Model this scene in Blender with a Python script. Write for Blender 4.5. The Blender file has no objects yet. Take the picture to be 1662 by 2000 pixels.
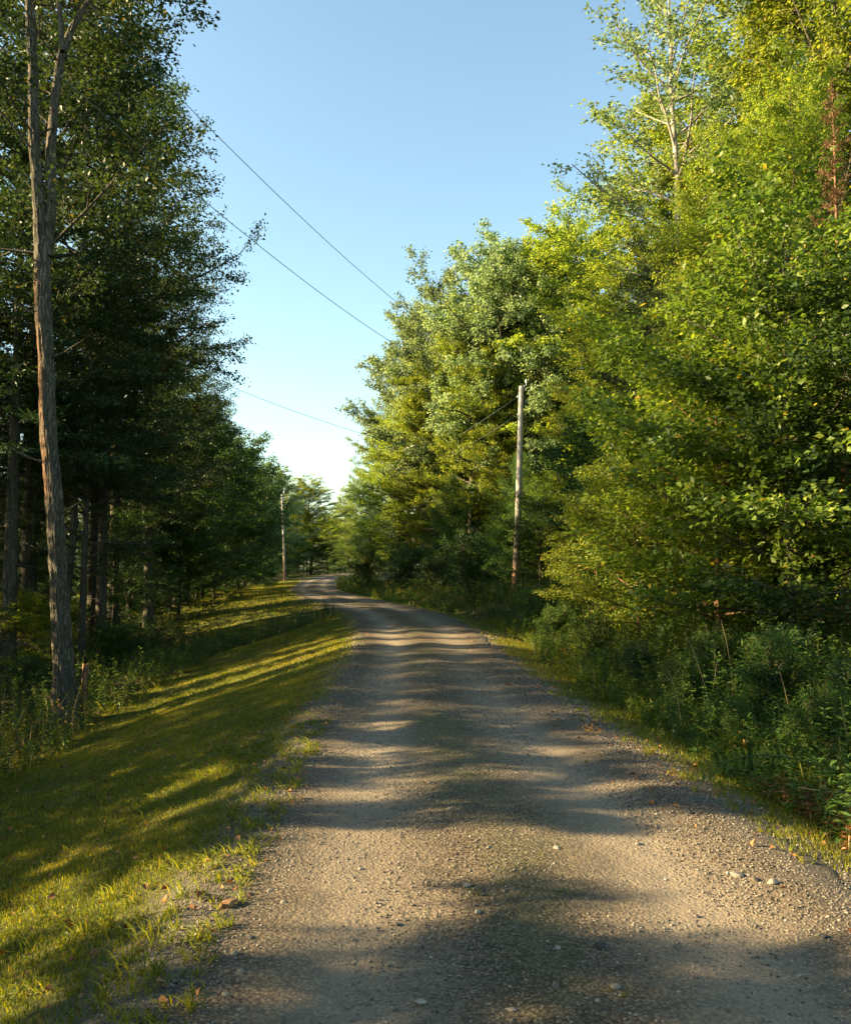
import bpy, math, random
import numpy as np
from mathutils import Vector

# ------------------------------------------------------------------ camera, sky, sun, exposure
SC = bpy.context.scene
COL = SC.collection
R = math.radians
HORIZON = 1110.0                       # row of the horizon in a 1662 x 2000 frame
FPX = 1667.0                           # focal length in those pixels
PITCH = math.atan((HORIZON - 1000.0) / FPX)
EYE = 1.6
cd = bpy.data.cameras.new('camera'); cam = bpy.data.objects.new('camera', cd); COL.objects.link(cam)
cam.location = (0, 0, EYE); cam.rotation_euler = (R(90) + PITCH, 0, 0)
cd.sensor_fit = 'HORIZONTAL'; cd.sensor_width = 36; cd.lens = 36 * FPX / 1662
cd.clip_start = 0.05; cd.clip_end = 3000
SC.camera = cam

SUN_EL, SUN_AZ = 21.0, -95.0           # azimuth clockwise from +Y: low and to the left
wd = bpy.data.worlds.new('World'); SC.world = wd; wd.use_nodes = True
nt = wd.node_tree; nt.nodes.clear()
sky = nt.nodes.new('ShaderNodeTexSky'); sky.sky_type = 'NISHITA'; sky.sun_disc = False
sky.sun_elevation = R(SUN_EL); sky.sun_rotation = R(SUN_AZ)
sky.air_density = 1.1; sky.dust_density = 1.0; sky.ozone_density = 1.0
bg = nt.nodes.new('ShaderNodeBackground'); bg.inputs[1].default_value = 0.06
wo = nt.nodes.new('ShaderNodeOutputWorld')
gm = nt.nodes.new('ShaderNodeMix'); gm.data_type = 'RGBA'; gm.blend_type = 'MULTIPLY'; gm.inputs[0].default_value = 1; gm.inputs[7].default_value = (1.10, 1.19, 1.08, 1)
nt.links.new(sky.outputs[0], gm.inputs[6]); nt.links.new(gm.outputs[2], bg.inputs[0]); nt.links.new(bg.outputs[0], wo.inputs[0])
sl = bpy.data.lights.new('sun', 'SUN'); so = bpy.data.objects.new('sun', sl); COL.objects.link(so)
sl.energy = 5.0; sl.angle = R(0.45); sl.color = (1.0, 0.76, 0.42)
sdir = Vector((math.sin(R(SUN_AZ)) * math.cos(R(SUN_EL)), math.cos(R(SUN_AZ)) * math.cos(R(SUN_EL)), math.sin(R(SUN_EL))))
so.rotation_euler = sdir.to_track_quat('Z', 'Y').to_euler(); so.location = (-60, 0, 40)
vs = SC.view_settings; vs.view_transform = 'Standard'; vs.look = 'None'; vs.exposure = 2.4; vs.gamma = 1
SC.cycles.max_bounces = 6; SC.cycles.diffuse_bounces = 3; SC.cycles.glossy_bounces = 2
SC.cycles.transmission_bounces = 4; SC.cycles.transparent_max_bounces = 4
SC.cycles.use_denoising = True
SC.cycles.sample_clamp_indirect = 6

# ------------------------------------------------------------------ helpers
def tag(o, label=None, cat=None, group=None, kind=None):
    if label: o['label'] = label
    if cat: o['category'] = cat
    if group: o['group'] = group
    if kind: o['kind'] = kind
    return o

def mk(name, V, F3=None, F4=None, mat=None, parent=None, rnd=None, smooth=False, link=True, attrs=None):
    V = np.asarray(V, dtype=np.float32).reshape(-1, 3)
    me = bpy.data.meshes.new(name)
    parts = []; starts = []; off = 0
    if F3 is not None and len(F3):
        F3 = np.asarray(F3, dtype=np.int32).reshape(-1, 3); parts.append(F3.ravel())
        starts.append(np.arange(len(F3), dtype=np.int32) * 3); off = len(F3) * 3
    if F4 is not None and len(F4):
        F4 = np.asarray(F4, dtype=np.int32).reshape(-1, 4); parts.append(F4.ravel())
        starts.append(off + np.arange(len(F4), dtype=np.int32) * 4)
    L = np.concatenate(parts); S = np.concatenate(starts)
    me.vertices.add(len(V)); me.vertices.foreach_set('co', V.ravel())
    me.loops.add(len(L)); me.loops.foreach_set('vertex_index', L)
    me.polygons.add(len(S)); me.polygons.foreach_set('loop_start', S)
    if smooth: me.polygons.foreach_set('use_smooth', np.ones(len(S), dtype=bool))
    me.update(calc_edges=True)
    if rnd is not None:
        a = me.attributes.new('rnd', 'FLOAT', 'POINT'); a.data.foreach_set('value', np.asarray(rnd, dtype=np.float32))
    for k, v in (attrs or {}).items():
        a = me.attributes.new(k, 'FLOAT', 'POINT'); a.data.foreach_set('value', np.asarray(v, dtype=np.float32))
    if mat: me.materials.append(mat)
    o = bpy.data.objects.new(name, me)
    if link: COL.objects.link(o)
    if parent: o.parent = parent
    return o

def vnoise(x, y, seed=0):
    x = np.asarray(x, float); y = np.asarray(y, float)
    xi = np.floor(x).astype(np.int64); yi = np.floor(y).astype(np.int64); fx = x - xi; fy = y - yi
    fx = fx * fx * (3 - 2 * fx); fy = fy * fy * (3 - 2 * fy)
    def hsh(a, b):
        n = (a * 374761393 + b * 668265263 + seed * 1274126177) & 0xffffffff
        n = ((n ^ (n >> 13)) * 1274126177) & 0xffffffff
        return ((n ^ (n >> 16)) & 0xffff) / 65535.0
    return (hsh(xi, yi) * (1 - fx) + hsh(xi + 1, yi) * fx) * (1 - fy) + (hsh(xi, yi + 1) * (1 - fx) + hsh(xi + 1, yi + 1) * fx) * fy

def fbm(x, y, seed=0, n=3):
    s = 0; a = .5
    for i in range(n): s = s + a * (vnoise(x * 2 ** i, y * 2 ** i, seed + i) - .5) * 2; a *= .5
    return s

def sstep(a, b, x):
    t = np.clip((x - a) / (b - a), 0, 1); return t * t * (3 - 2 * t)

def unit(v): return v / np.maximum(np.linalg.norm(v, axis=-1, keepdims=True), 1e-9)

# ------------------------------------------------------------------ lie of the land
_ys = np.arange(-40, 420, .25)
def _curve(xs, ys, sig):
    v = np.interp(_ys, xs, ys); k = np.exp(-.5 * (np.arange(-40, 41) * .25 / sig) ** 2); k /= k.sum()
    return np.convolve(np.pad(v, 40, mode='edge'), k, mode='valid')
_RY = [-40, -5, 0, 3, 5.4, 8.3, 11, 14, 19, 24, 30, 38, 48, 64, 93, 110, 133, 150, 166, 185, 215]
_XL = _curve(_RY, [-.8, -.8, -.85, -.95, -1.05, -1.09, -1.14, -1.16, -1.35, -1.73, -2.5, -4.6, -6.9, -10, -13.4, -14.5, -16.2, -17, -16, -10, 15], 1.6)
_XR = _curve(_RY, [2.2, 2.2, 2.2, 2.15, 1.95, 1.72, 1.5, 1.36, 1.32, 1.05, .55, -1.1, -3.6, -6.9, -10.0, -11, -11.8, -11.8, -10, -3, 22], 1.6)
def XL(y): return np.interp(y, _ys, _XL)
def XR(y): return np.interp(y, _ys, _XR)
def LW(y): return np.interp(y, [0, 8, 10, 16.7, 24, 30, 34, 42, 60, 100, 130], [3.8, 3.8, 4.0, 5.1, 4.6, 4.0, 5.5, 7.5, 7.0, 3.5, 2.5])
SWA, SWB = np.array([-3.9, 33.0]), np.array([-10.5, 24.5])
def swale(x, y):
    d = SWB - SWA; t = np.clip(((x - SWA[0]) * d[0] + (y - SWA[1]) * d[1]) / (d @ d), 0, 1)
    return np.hypot(x - SWA[0] - t * d[0], y - SWA[1] - t * d[1])
def H(x, y):
    x = np.asarray(x, float); y = np.asarray(y, float)
    z = np.interp(y, [-40, 60, 66, 93, 133, 166, 260, 500], [0, 0, .05, .2, .42, .62, 1.4, 3.])
    dl = XL(y) - x; dr = x - XR(y)
    s = np.interp(y, [0, 10, 24, 30, 38, 48, 70], [.30, .30, .28, .23, .14, .10, .06]); W = LW(y)
    ddl = np.maximum(dl - .15, 0)
    drop = s * np.minimum(ddl, W) + .03 * np.clip(ddl - W, 0, 8)
    drop = drop - .25 * s * sstep(-1, 0, -np.abs(ddl - W))
    z = z - drop - .55 * np.exp(-.5 * (swale(x, y) / .9) ** 2) * sstep(.1, 1.2, dl)
    z = z - .22 * np.exp(-.5 * ((dr - 1.9) / .7) ** 2) + np.interp(dr, [0, .6, 2, 6, 9, 25, 60], [0, -.05, -.1, .38, .5, 1.5, 4])
    off = np.maximum(np.maximum(dl, dr), 0)
    z = z + fbm(x * .35, y * .35, 5) * .16 * sstep(.3, 5, off) + fbm(x * 1.7, y * 1.7, 9) * .025 * sstep(0, 1, off)
    return z
_cp, _sp = math.cos(PITCH), math.sin(PITCH)
def ray(px, py):
    a = (px - 831.0) / FPX; b = (1000.0 - py) / FPX          # camera x, y with depth 1
    return a, _cp - b * _sp, _sp + b * _cp                   # world x, y, z per unit depth
def at(px, py, Y):
    a, f, u = ray(px, py); return a * Y / f, Y, EYE + u * Y / f
def on_ground(px, py):
    a, f, u = ray(px, py); d = np.geomspace(1.2, 300, 6000)
    zz = H(a * d, f * d) - (EYE + u * d); i = int(np.argmax(zz > 0))
    return float(a * d[i]), float(f * d[i]), float(H(a * d[i], f * d[i]))

# ------------------------------------------------------------------ materials
def newmat(name):
    m = bpy.data.materials.new(name); m.use_nodes = True; m.node_tree.nodes.clear(); return m, m.node_tree
def N(t, typ, **kw):
    n = t.nodes.new(typ)
    for k, v in kw.items(): setattr(n, k, v)
    return n
def ramp(t, fac, stops):
    r = N(t, 'ShaderNodeValToRGB'); t.links.new(fac, r.inputs[0]); e = r.color_ramp.elements
    while len(e) < len(stops): e.new(.5)
    for i, (p, c) in enumerate(stops): e[i].position = p; e[i].color = (c[0], c[1], c[2], 1)
    return r
def mix(t, fac, a, b, mode='MIX'):
    m = N(t, 'ShaderNodeMix', data_type='RGBA', blend_type=mode)
    for s, v in ((0, fac), (6, a), (7, b)):
        if isinstance(v, (float, int)): m.inputs[s].default_value = v
        elif isinstance(v, tuple): m.inputs[s].default_value = (*v, 1)
        else: t.links.new(v, m.inputs[s])
    return m.outputs[2]
def math_(t, op, a, b=0.0):
    m = N(t, 'ShaderNodeMath', operation=op)
    for s, v in ((0, a), (1, b)):
        if isinstance(v, (float, int)): m.inputs[s].default_value = v
        else: t.links.new(v, m.inputs[s])
    return m.outputs[0]
def noise(t, scale, detail=4, vec=None, rough=.55):
    n = N(t, 'ShaderNodeTexNoise'); n.inputs['Scale'].default_value = scale; n.inputs['Detail'].default_value = detail
    n.inputs['Roughness'].default_value = rough
    if vec is not None: t.links.new(vec, n.inputs['Vector'])
    return n.outputs[0]
def objvec(t, scale=(1, 1, 1)):
    c = N(t, 'ShaderNodeTexCoord'); mp = N(t, 'ShaderNodeMapping'); mp.inputs['Scale'].default_value = scale
    t.links.new(c.outputs['Object'], mp.inputs[0]); return mp.outputs[0]
def attr(t, name):
    a = N(t, 'ShaderNodeAttribute'); a.attribute_name = name; return a.outputs['Fac']
def finish(t, col, rough=.8, spec=.3, bump=None, bstr=.5, bdist=.02):
    p = N(t, 'ShaderNodeBsdfPrincipled'); o = N(t, 'ShaderNodeOutputMaterial')
    if isinstance(col, tuple): p.inputs['Base Color'].default_value = (*col, 1)
    else: t.links.new(col, p.inputs['Base Color'])
    if isinstance(rough, float): p.inputs['Roughness'].default_value = rough
    else: t.links.new(rough, p.inputs['Roughness'])
    p.inputs['Specular IOR Level'].default_value = spec
    if bump is not None:
        b = N(t, 'ShaderNodeBump'); b.inputs['Strength'].default_value = bstr; b.inputs['Distance'].default_value = bdist
        t.links.new(bump, b.inputs['Height']); t.links.new(b.outputs[0], p.inputs['Normal'])
    t.links.new(p.outputs[0], o.inputs[0]); return p

def leafmat(name, stops, trans=.42, rough=.5, spec=.35, tcol=None, vary=.25):
    m, t = newmat(name)
    c = ramp(t, attr(t, 'rnd'), stops).outputs[0]
    oi = N(t, 'ShaderNodeObjectInfo')
    hs = N(t, 'ShaderNodeHueSaturation'); t.links.new(c, hs.inputs['Color'])
    t.links.new(math_(t, 'ADD', math_(t, 'MULTIPLY', oi.outputs['Random'], .016), .492), hs.inputs['Hue'])
    t.links.new(math_(t, 'ADD', math_(t, 'MULTIPLY', oi.outputs['Random'], vary * 2), 1 - vary), hs.inputs['Value'])
    c = hs.outputs[0]
    p = N(t, 'ShaderNodeBsdfPrincipled'); p.inputs['Roughness'].default_value = rough
    p.inputs['Specular IOR Level'].default_value = spec; t.links.new(c, p.inputs['Base Color'])
    tr = N(t, 'ShaderNodeBsdfTranslucent')
    t.links.new(mix(t, 1.0, c, tcol or (1.9, 1.7, .8), 'MULTIPLY'), tr.inputs[0])
    ms = N(t, 'ShaderNodeMixShader'); ms.inputs[0].default_value = trans
    o = N(t, 'ShaderNodeOutputMaterial')
    t.links.new(p.outputs[0], ms.inputs[1]); t.links.new(tr.outputs[0], ms.inputs[2]); t.links.new(ms.outputs[0], o.inputs[0])
    return m

M = {}
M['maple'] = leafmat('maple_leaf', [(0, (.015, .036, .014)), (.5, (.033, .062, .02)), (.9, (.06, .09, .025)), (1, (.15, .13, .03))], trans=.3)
M['mid'] = leafmat('green_leaf', [(0, (.035, .065, .012)), (.5, (.09, .13, .02)), (.9, (.16, .19, .025)), (1, (.24, .18, .03))], tcol=(1.8, 1.85, .9))
M['bright'] = leafmat('bright_leaf', [(0, (.05, .085, .012)), (.5, (.16, .205, .026)), (.93, (.27, .29, .04)), (1, (.30, .21, .03))], trans=.5, tcol=(2.0, 1.95, 1.0))
M['cool'] = leafmat('cool_leaf', [(0, (.045, .085, .042)), (.5, (.12, .175, .08)), (.9, (.20, .25, .12)), (1, (.25, .26, .11))], trans=.48, tcol=(2.1, 2.0, 1.2), spec=.5, rough=.42)
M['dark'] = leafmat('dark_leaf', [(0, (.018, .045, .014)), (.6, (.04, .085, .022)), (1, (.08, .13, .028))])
M['needle'] = leafmat('spruce_needle', [(0, (.014, .035, .014)), (.6, (.03, .07, .02)), (1, (.07, .11, .03))], trans=.15, rough=.6)
M['pine'] = leafmat('pine_needle', [(0, (.03, .07, .015)), (.5, (.065, .13, .024)), (1, (.12, .19, .035))], trans=.25, rough=.6)
M['rust'] = leafmat('rust_needle', [(0, (.06, .035, .016)), (.6, (.13, .07, .028)), (1, (.2, .12, .05))], trans=.2, rough=.7, tcol=(1.3, 1.1, .8))
M['weed'] = leafmat('weed_leaf', [(0, (.025, .06, .015)), (.5, (.055, .11, .022)), (.85, (.10, .15, .03)), (1, (.20, .16, .05))], spec=.2, rough=.6)
M['weedstem'] = leafmat('weed_stem', [(0, (.04, .06, .015)), (.6, (.08, .08, .03)), (1, (.14, .10, .05))], trans=.1)
M['flower'] = leafmat('goldenrod_bloom', [(0, (.18, .13, .02)), (.6, (.30, .20, .02)), (1, (.34, .15, .02))], trans=.3)
M['grass'] = leafmat('grass_blade', [(0, (.045, .078, .009)), (.5, (.145, .175, .011)), (.85, (.26, .235, .018)), (1, (.28, .22, .07))], vary=0.0, tcol=(1.9, 1.6, .6))
M['drystalk'] = leafmat('dry_stalk', [(0, (.16, .09, .04)), (.6, (.30, .19, .09)), (1, (.42, .30, .16))], trans=.15)
M['fallen'] = leafmat('fallen_leaf', [(0, (.10, .04, .02)), (.5, (.22, .09, .03)), (1, (.35, .17, .06))], trans=.15)

def barkmat(name, c1, c2, c3, zs=.25, sc=14, b=.6, patch=None):
    m, t = newmat(name); wn = N(t, 'ShaderNodeTexNoise'); wn.inputs['Scale'].default_value = 4
    va = N(t, 'ShaderNodeVectorMath', operation='MULTIPLY_ADD'); va.inputs[1].default_value = (.12, .12, .3)
    cc = N(t, 'ShaderNodeTexCoord'); t.links.new(cc.outputs['Object'], wn.inputs['Vector']); t.links.new(wn.outputs['Color'], va.inputs[0]); t.links.new(cc.outputs['Object'], va.inputs[2])
    mp = N(t, 'ShaderNodeMapping'); mp.inputs['Scale'].default_value = (1, 1, zs * .5); t.links.new(va.outputs[0], mp.inputs[0]); v = mp.outputs[0]
    n1 = noise(t, sc * 1.6, 6, v, .7); n2 = noise(t, sc, 3, v, .6)
    rg = math_(t, 'MINIMUM', math_(t, 'MULTIPLY', math_(t, 'ABSOLUTE', math_(t, 'SUBTRACT', n2, .5)), 9.0), 1.0)
    h = math_(t, 'ADD', math_(t, 'MULTIPLY', rg, .5), math_(t, 'MULTIPLY', n1, .75))
    c = ramp(t, h, [(.25, c1), (.6, c2), (.95, c3)]).outputs[0]
    big = noise(t, 1.3, 3)
    c = mix(t, math_(t, 'MULTIPLY', big, .5), c, (.10, .11, .07))
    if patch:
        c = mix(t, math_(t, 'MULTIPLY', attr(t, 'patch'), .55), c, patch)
    finish(t, c, .9, .15, h, b, .03); return m
M['bark'] = barkmat('grey_bark', (.016, .013, .011), (.052, .042, .033), (.12, .098, .075))
M['barkhero'] = barkmat('ridged_bark', (.018, .013, .010), (.075, .061, .048), (.19, .16, .125), .22, 22, .9, (.26, .13, .06))
M['birch'] = barkmat('pale_bark', (.08, .065, .05), (.27, .23, .18), (.44, .39, .32), 2.5, 5, .2)
M['redbark'] = barkmat('reddish_bark', (.06, .03, .018), (.20, .09, .045), (.32, .16, .08))

m, t = newmat('utility_pole_wood'); v = objvec(t, (1, 1, .05))
n1 = noise(t, 60, 4, v); sz = N(t, 'ShaderNodeSeparateXYZ'); tc = N(t, 'ShaderNodeTexCoord'); t.links.new(tc.outputs['Object'], sz.inputs[0])
c = ramp(t, n1, [(.3, (.34, .31, .27)), (.7, (.58, .55, .50))]).outputs[0]
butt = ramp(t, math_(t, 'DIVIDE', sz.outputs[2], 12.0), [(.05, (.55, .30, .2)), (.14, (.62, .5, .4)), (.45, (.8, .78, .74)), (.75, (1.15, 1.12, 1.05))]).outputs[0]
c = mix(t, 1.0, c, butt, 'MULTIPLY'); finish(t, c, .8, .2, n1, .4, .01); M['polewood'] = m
def plain(name, col, rough=.5, spec=.4, metal=0.0):
    m, t = newmat(name); n = noise(t, 30, 3); c = mix(t, n, tuple(x * .75 for x in col), tuple(min(1, x * 1.2) for x in col))
    p = finish(t, c, rough, spec); p.inputs['Metallic'].default_value = metal; return m
M['porcelain'] = plain('porcelain', (.55, .55, .52), .25)
M['steel'] = plain('galvanised_steel', (.35, .35, .36), .45, .5, .8)
M['wire'] = plain('weathered_wire', (.10, .13, .12), .5)
M['guard'] = plain('yellow_guard', (.45, .42, .08), .5)

# ground: lawn soil, forest litter and gravelly shoulder by position-derived masks
m, t = newmat('ground_soil'); v = objvec(t)
nb = noise(t, 2.2, 5, v); nf = noise(t, 38, 5, v, .7); nm = noise(t, 9, 4, v)
lawn = ramp(t, nf, [(.3, (.028, .042, .008)), (.55, (.065, .082, .014)), (.75, (.12, .115, .035))]).outputs[0]
lawn = mix(t, math_(t, 'MULTIPLY', nb, .55), lawn, (.10, .085, .03))
lit = ramp(t, nf, [(.3, (.022, .014, .008)), (.55, (.07, .042, .02)), (.8, (.15, .085, .04))]).outputs[0]
lit = mix(t, ramp(t, nm, [(.42, (0, 0, 0)), (.6, (1, 1, 1))]).outputs[0], lit, (.035, .06, .012))
grv = ramp(t, noise(t, 90, 4, v, .75), [(.3, (.06, .05, .04)), (.55, (.17, .145, .11)), (.8, (.33, .29, .23))]).outputs[0]
c = mix(t, attr(t, 'lawn'), lit, lawn); c = mix(t, attr(t, 'gravel'), c, grv)
hh = math_(t, 'ADD', math_(t, 'MULTIPLY', nf, .6), noise(t, 140, 3, v)); finish(t, c, .95, .1, hh, .7, .03); M['ground'] = m

m, t = newmat('gravel_road'); v = objvec(t)
vo = N(t, 'ShaderNodeTexVoronoi'); vo.inputs['Scale'].default_value = 62; t.links.new(v, vo.inputs['Vector'])
vo2 = N(t, 'ShaderNodeTexVoronoi'); vo2.inputs['Scale'].default_value = 38; t.links.new(v, vo2.inputs['Vector'])
nf = noise(t, 160, 4, v, .8); nb = noise(t, 1.1, 5, v); nm = noise(t, 7, 5, v, .7)
c1 = ramp(t, vo.outputs['Distance'], [(.0, (.33, .28, .21)), (.3, (.20, .165, .12)), (.7, (.045, .036, .026))]).outputs[0]
sep = N(t, 'ShaderNodeSeparateColor'); t.links.new(vo.outputs['Color'], sep.inputs[0])
c1 = mix(t, 1.0, c1, ramp(t, sep.outputs[0], [(0, (.55, .53, .52)), (.6, (1, .96, .9)), (1, (1.5, 1.42, 1.3))]).outputs[0], 'MULTIPLY')
fine = ramp(t, nf, [(.36, (.07, .055, .038)), (.5, (.20, .165, .118)), (.66, (.36, .30, .22))]).outputs[0]
c = mix(t, ramp(t, nm, [(.46, (.0, .0, .0)), (.7, (.55, .55, .55))]).outputs[0], c1, fine)
c = mix(t, 1.0, c, ramp(t, nb, [(.3, (.56, .545, .50)), (.7, (.93, .90, .82))]).outputs[0], 'MULTIPLY')
c = mix(t, math_(t, 'MULTIPLY', attr(t, 'loose'), .75), c, (.085, .08, .072))
c = mix(t, math_(t, 'MULTIPLY', attr(t, 'track'), .6), c, (.34, .28, .20))
c = mix(t, attr(t, 'moss'), c, (.085, .095, .035))
hh = math_(t, 'SUBTRACT', math_(t, 'MULTIPLY', nf, .8), math_(t, 'MULTIPLY', vo.outputs['Distance'], .9))
hh = math_(t, 'SUBTRACT', hh, math_(t, 'MULTIPLY', vo2.outputs['Distance'], .6))
finish(t, c, .92, .2, hh, .9, .012); M['road'] = m

m, t = newmat('fieldstone'); oi = N(t, 'ShaderNodeObjectInfo'); v = objvec(t)
n1 = noise(t, 25, 6, v, .7)
c = ramp(t, oi.outputs['Random'], [(0, (.11, .095, .078)), (.5, (.20, .175, .145)), (1, (.32, .285, .24))]).outputs[0]
c = mix(t, 1.0, c, ramp(t, n1, [(.3, (.6, .58, .55)), (.7, (1.25, 1.2, 1.15))]).outputs[0], 'MULTIPLY')
finish(t, c, .85, .25, n1, .5, .01); M['stone'] = m
m, t = newmat('brown_stone'); v = objvec(t); n1 = noise(t, 18, 6, v, .7)
finish(t, ramp(t, n1, [(.3, (.09, .05, .025)), (.7, (.30, .17, .08))]).outputs[0], .85, .25, n1, .6, .01); M['brownstone'] = m
m, t = newmat('dark_stone'); v = objvec(t); n1 = noise(t, 18, 6, v, .7)
finish(t, ramp(t, n1, [(.3, (.025, .024, .025)), (.7, (.07, .068, .066))]).outputs[0], .85, .25, n1, .6, .01); M['darkstone'] = m
m, t = newmat('pebble'); 
c = ramp(t, attr(t, 'rnd'), [(0, (.045, .04, .034)), (.4, (.15, .13, .10)), (.75, (.28, .245, .19)), (1, (.42, .38, .32))]).outputs[0]
finish(t, c, .85, .25); M['pebble'] = m

# ------------------------------------------------------------------ ground and road sheets
def grid_faces(nu, nv):
    i = np.arange((nu - 1) * (nv - 1)); a = (i // (nv - 1)) * nv + i % (nv - 1)
    return np.stack([a, a + 1, a + nv + 1, a + nv], 1)
def spaced(lo, hi, dmin, k, c=0.0):
    out = [c]; x = c
    while x < hi: x += max(dmin, k * abs(x - c)); out.append(x)
    x = c
    while x > lo: x -= max(dmin, k * abs(x - c)); out.insert(0, x)
    return np.array(out)
gx = spaced(-420, 420, .16, .03); gy = spaced(-45, 520, .16, .022, 4.0)
GX, GY = np.meshgrid(gx, gy, indexing='ij'); GZ = H(GX, GY)
dl = XL(GY) - GX; dr = GX - XR(GY)
GZ = GZ - .05 * (sstep(-.35, -.1, -np.maximum(dl, dr) - .45))      # kept below the road sheet
ragg = fbm(GX * 1.3, GY * 1.3, 31) * .35
lawnm = np.where(dl > dr, sstep(-.2, .3, dl) * (1 - sstep(-.5, .5, dl - LW(GY) + ragg)), sstep(-.2, .3, dr) * (1 - sstep(.6, 1.6, dr + ragg)))
grav = 1 - sstep(.05, .75, np.maximum(dl, dr) + ragg)
g = mk('ground', np.stack([GX, GY, GZ], -1), F4=grid_faces(len(gx), len(gy)), mat=M['ground'], smooth=True,
       attrs={'lawn': lawnm.ravel(), 'gravel': grav.ravel()})
tag(g, kind='structure')

ry = [-3.0]
while ry[-1] < 212: ry.append(ry[-1] + max(.035, .007 * ry[-1]))
ry = np.array(ry); ru = np.linspace(0, 1, 96)
U, Y = np.meshgrid(ru, ry, indexing='ij')
xl = XL(Y) - .12 + fbm(Y * .8, Y * 0, 3) * .22 + fbm(Y * 4, Y * 0, 4) * .07
xr = XR(Y) + .14 + fbm(Y * .8, Y * 0, 13) * .22 + fbm(Y * 4, Y * 0, 14) * .07
X = xl + (xr - xl) * U
def road_dz(U, X, Y):
    f = 1 - np.exp(-np.minimum(U, 1 - U) * 14)
    ruts = -.032 * (np.exp(-.5 * ((U - .24) / .09) ** 2) + np.exp(-.5 * ((U - .74) / .09) ** 2)) + .012 * np.exp(-.5 * ((U - .49) / .08) ** 2)
    return (.015 + ruts + fbm(X * 2.2, Y * 1.4, 41) * .02 + fbm(X * 11, Y * 11, 45) * .006 + fbm(X * 38, Y * 38, 47) * .004 * (Y < 16)) * f + .005
Z = H(X, Y) + road_dz(U, X, Y); Z = Z - .05 * (1 - sstep(0, .015, np.minimum(U, 1 - U)))
edge = np.minimum(U, 1 - U)
loose = sstep(.22, .06, U) * .0 + (1 - sstep(.03, .13, 1 - U)) * .8 + (1 - sstep(.02, .10, U)) * .4
loose = np.clip(loose + (vnoise(X * 1.5, Y * .7, 60) - .55) * .5 * (edge < .35), 0, 1)
moss = np.clip(np.exp(-.5 * ((U - .47) / .06) ** 2) * (vnoise(X * 2, Y * .8, 61) - .38) * 1.3, 0, .55)
moss = np.maximum(moss, .6 * (1 - sstep(0, .07, U)) * vnoise(X * 3, Y * 3, 62)); moss = np.maximum(moss, .6 * (1 - sstep(0, .06, 1 - U)) * vnoise(X * 3, Y * 3, 63))
track = (np.exp(-.5 * ((U - .25) / .08) ** 2) + np.exp(-.5 * ((U - .70) / .09) ** 2)) * (.4 + .9 * vnoise(X * 1.2, Y * .4, 66))
rd = mk('road', np.stack([X, Y, Z], -1), F4=grid_faces(len(ru), len(ry)), mat=M['road'], smooth=True, attrs={'loose': loose.ravel(), 'moss': moss.ravel(), 'track': track.ravel()})
tag(rd, kind='structure')
def road_z(x, y):
    xl = XL(y) - .12; xr = XR(y) + .14; u = np.clip((x - xl) / (xr - xl), 0, 1)
    return H(x, y) + np.where((u > 0) & (u < 1), road_dz(u, x, y), 0)

# ------------------------------------------------------------------ plant builders
def kites(P, D, Nn, L, W, fold=.12, droop=.12):
    """one folded kite-shaped leaf per row: returns vertices and triangles"""
    D = unit(D); S = unit(np.cross(Nn, D)); Nn = np.cross(D, S)
    L = L[:, None]; W = W[:, None]
    v = np.stack([P, P + D * L * .42 + S * W * .5 + Nn * W * fold, P + D * L - Nn * L * droop, P + D * L * .42 - S * W * .5 + Nn * W * fold], 1)
    n = len(P); b = np.arange(n)[:, None] * 4
    f = np.concatenate([b + np.array([0, 1, 2]), b + np.array([0, 2, 3])], 0)
    return v.reshape(-1, 3), f

def tube(pts, rad, k):
    pts = np.asarray(pts, float); n = len(pts); tg = unit(np.gradient(pts, axis=0))
    tot = pts[-1] - pts[0]; ref = np.array([1., .3, 0]) if abs(tot[2]) > np.hypot(tot[0], tot[1]) else np.array([0, 0, 1.])
    u = unit(np.cross(tg, ref)); w = np.cross(tg, u); a = np.arange(k) * 2 * math.pi / k
    rad = np.asarray(rad, float)[:, None, None]
    V = pts[:, None, :] + rad * (np.cos(a)[None, :, None] * u[:, None, :] + np.sin(a)[None, :, None] * w[:, None, :])
    i = np.arange(n - 1)[:, None] * k; j = np.arange(k)[None, :]; j2 = (j + 1) % k
    F = np.stack([i + j, i + j2, i + k + j2, i + k + j], -1).reshape(-1, 4)
    return V.reshape(-1, 3), F

class Tubes:
    def __init__(s): s.V = []; s.F = []; s.n = 0; s.A = []
    def add(s, pts, rad, k=6, a=0.0):
        V, F = tube(pts, rad, k); s.V.append(V); s.F.append(F + s.n); s.n += len(V); s.A.append(np.full(len(V), a))
    def addraw(s, V, F, a=0.0):
        s.V.append(V); s.F.append(F + s.n); s.n += len(V); s.A.append(np.full(len(V), a) if np.isscalar(a) else a)
    def build(s, name, mat, parent=None, link=True, smooth=True, attrs=None):
        return mk(name, np.concatenate(s.V), F4=np.concatenate(s.F), mat=mat, parent=parent, smooth=smooth, rnd=np.concatenate(s.A), link=link, attrs=attrs)

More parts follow.
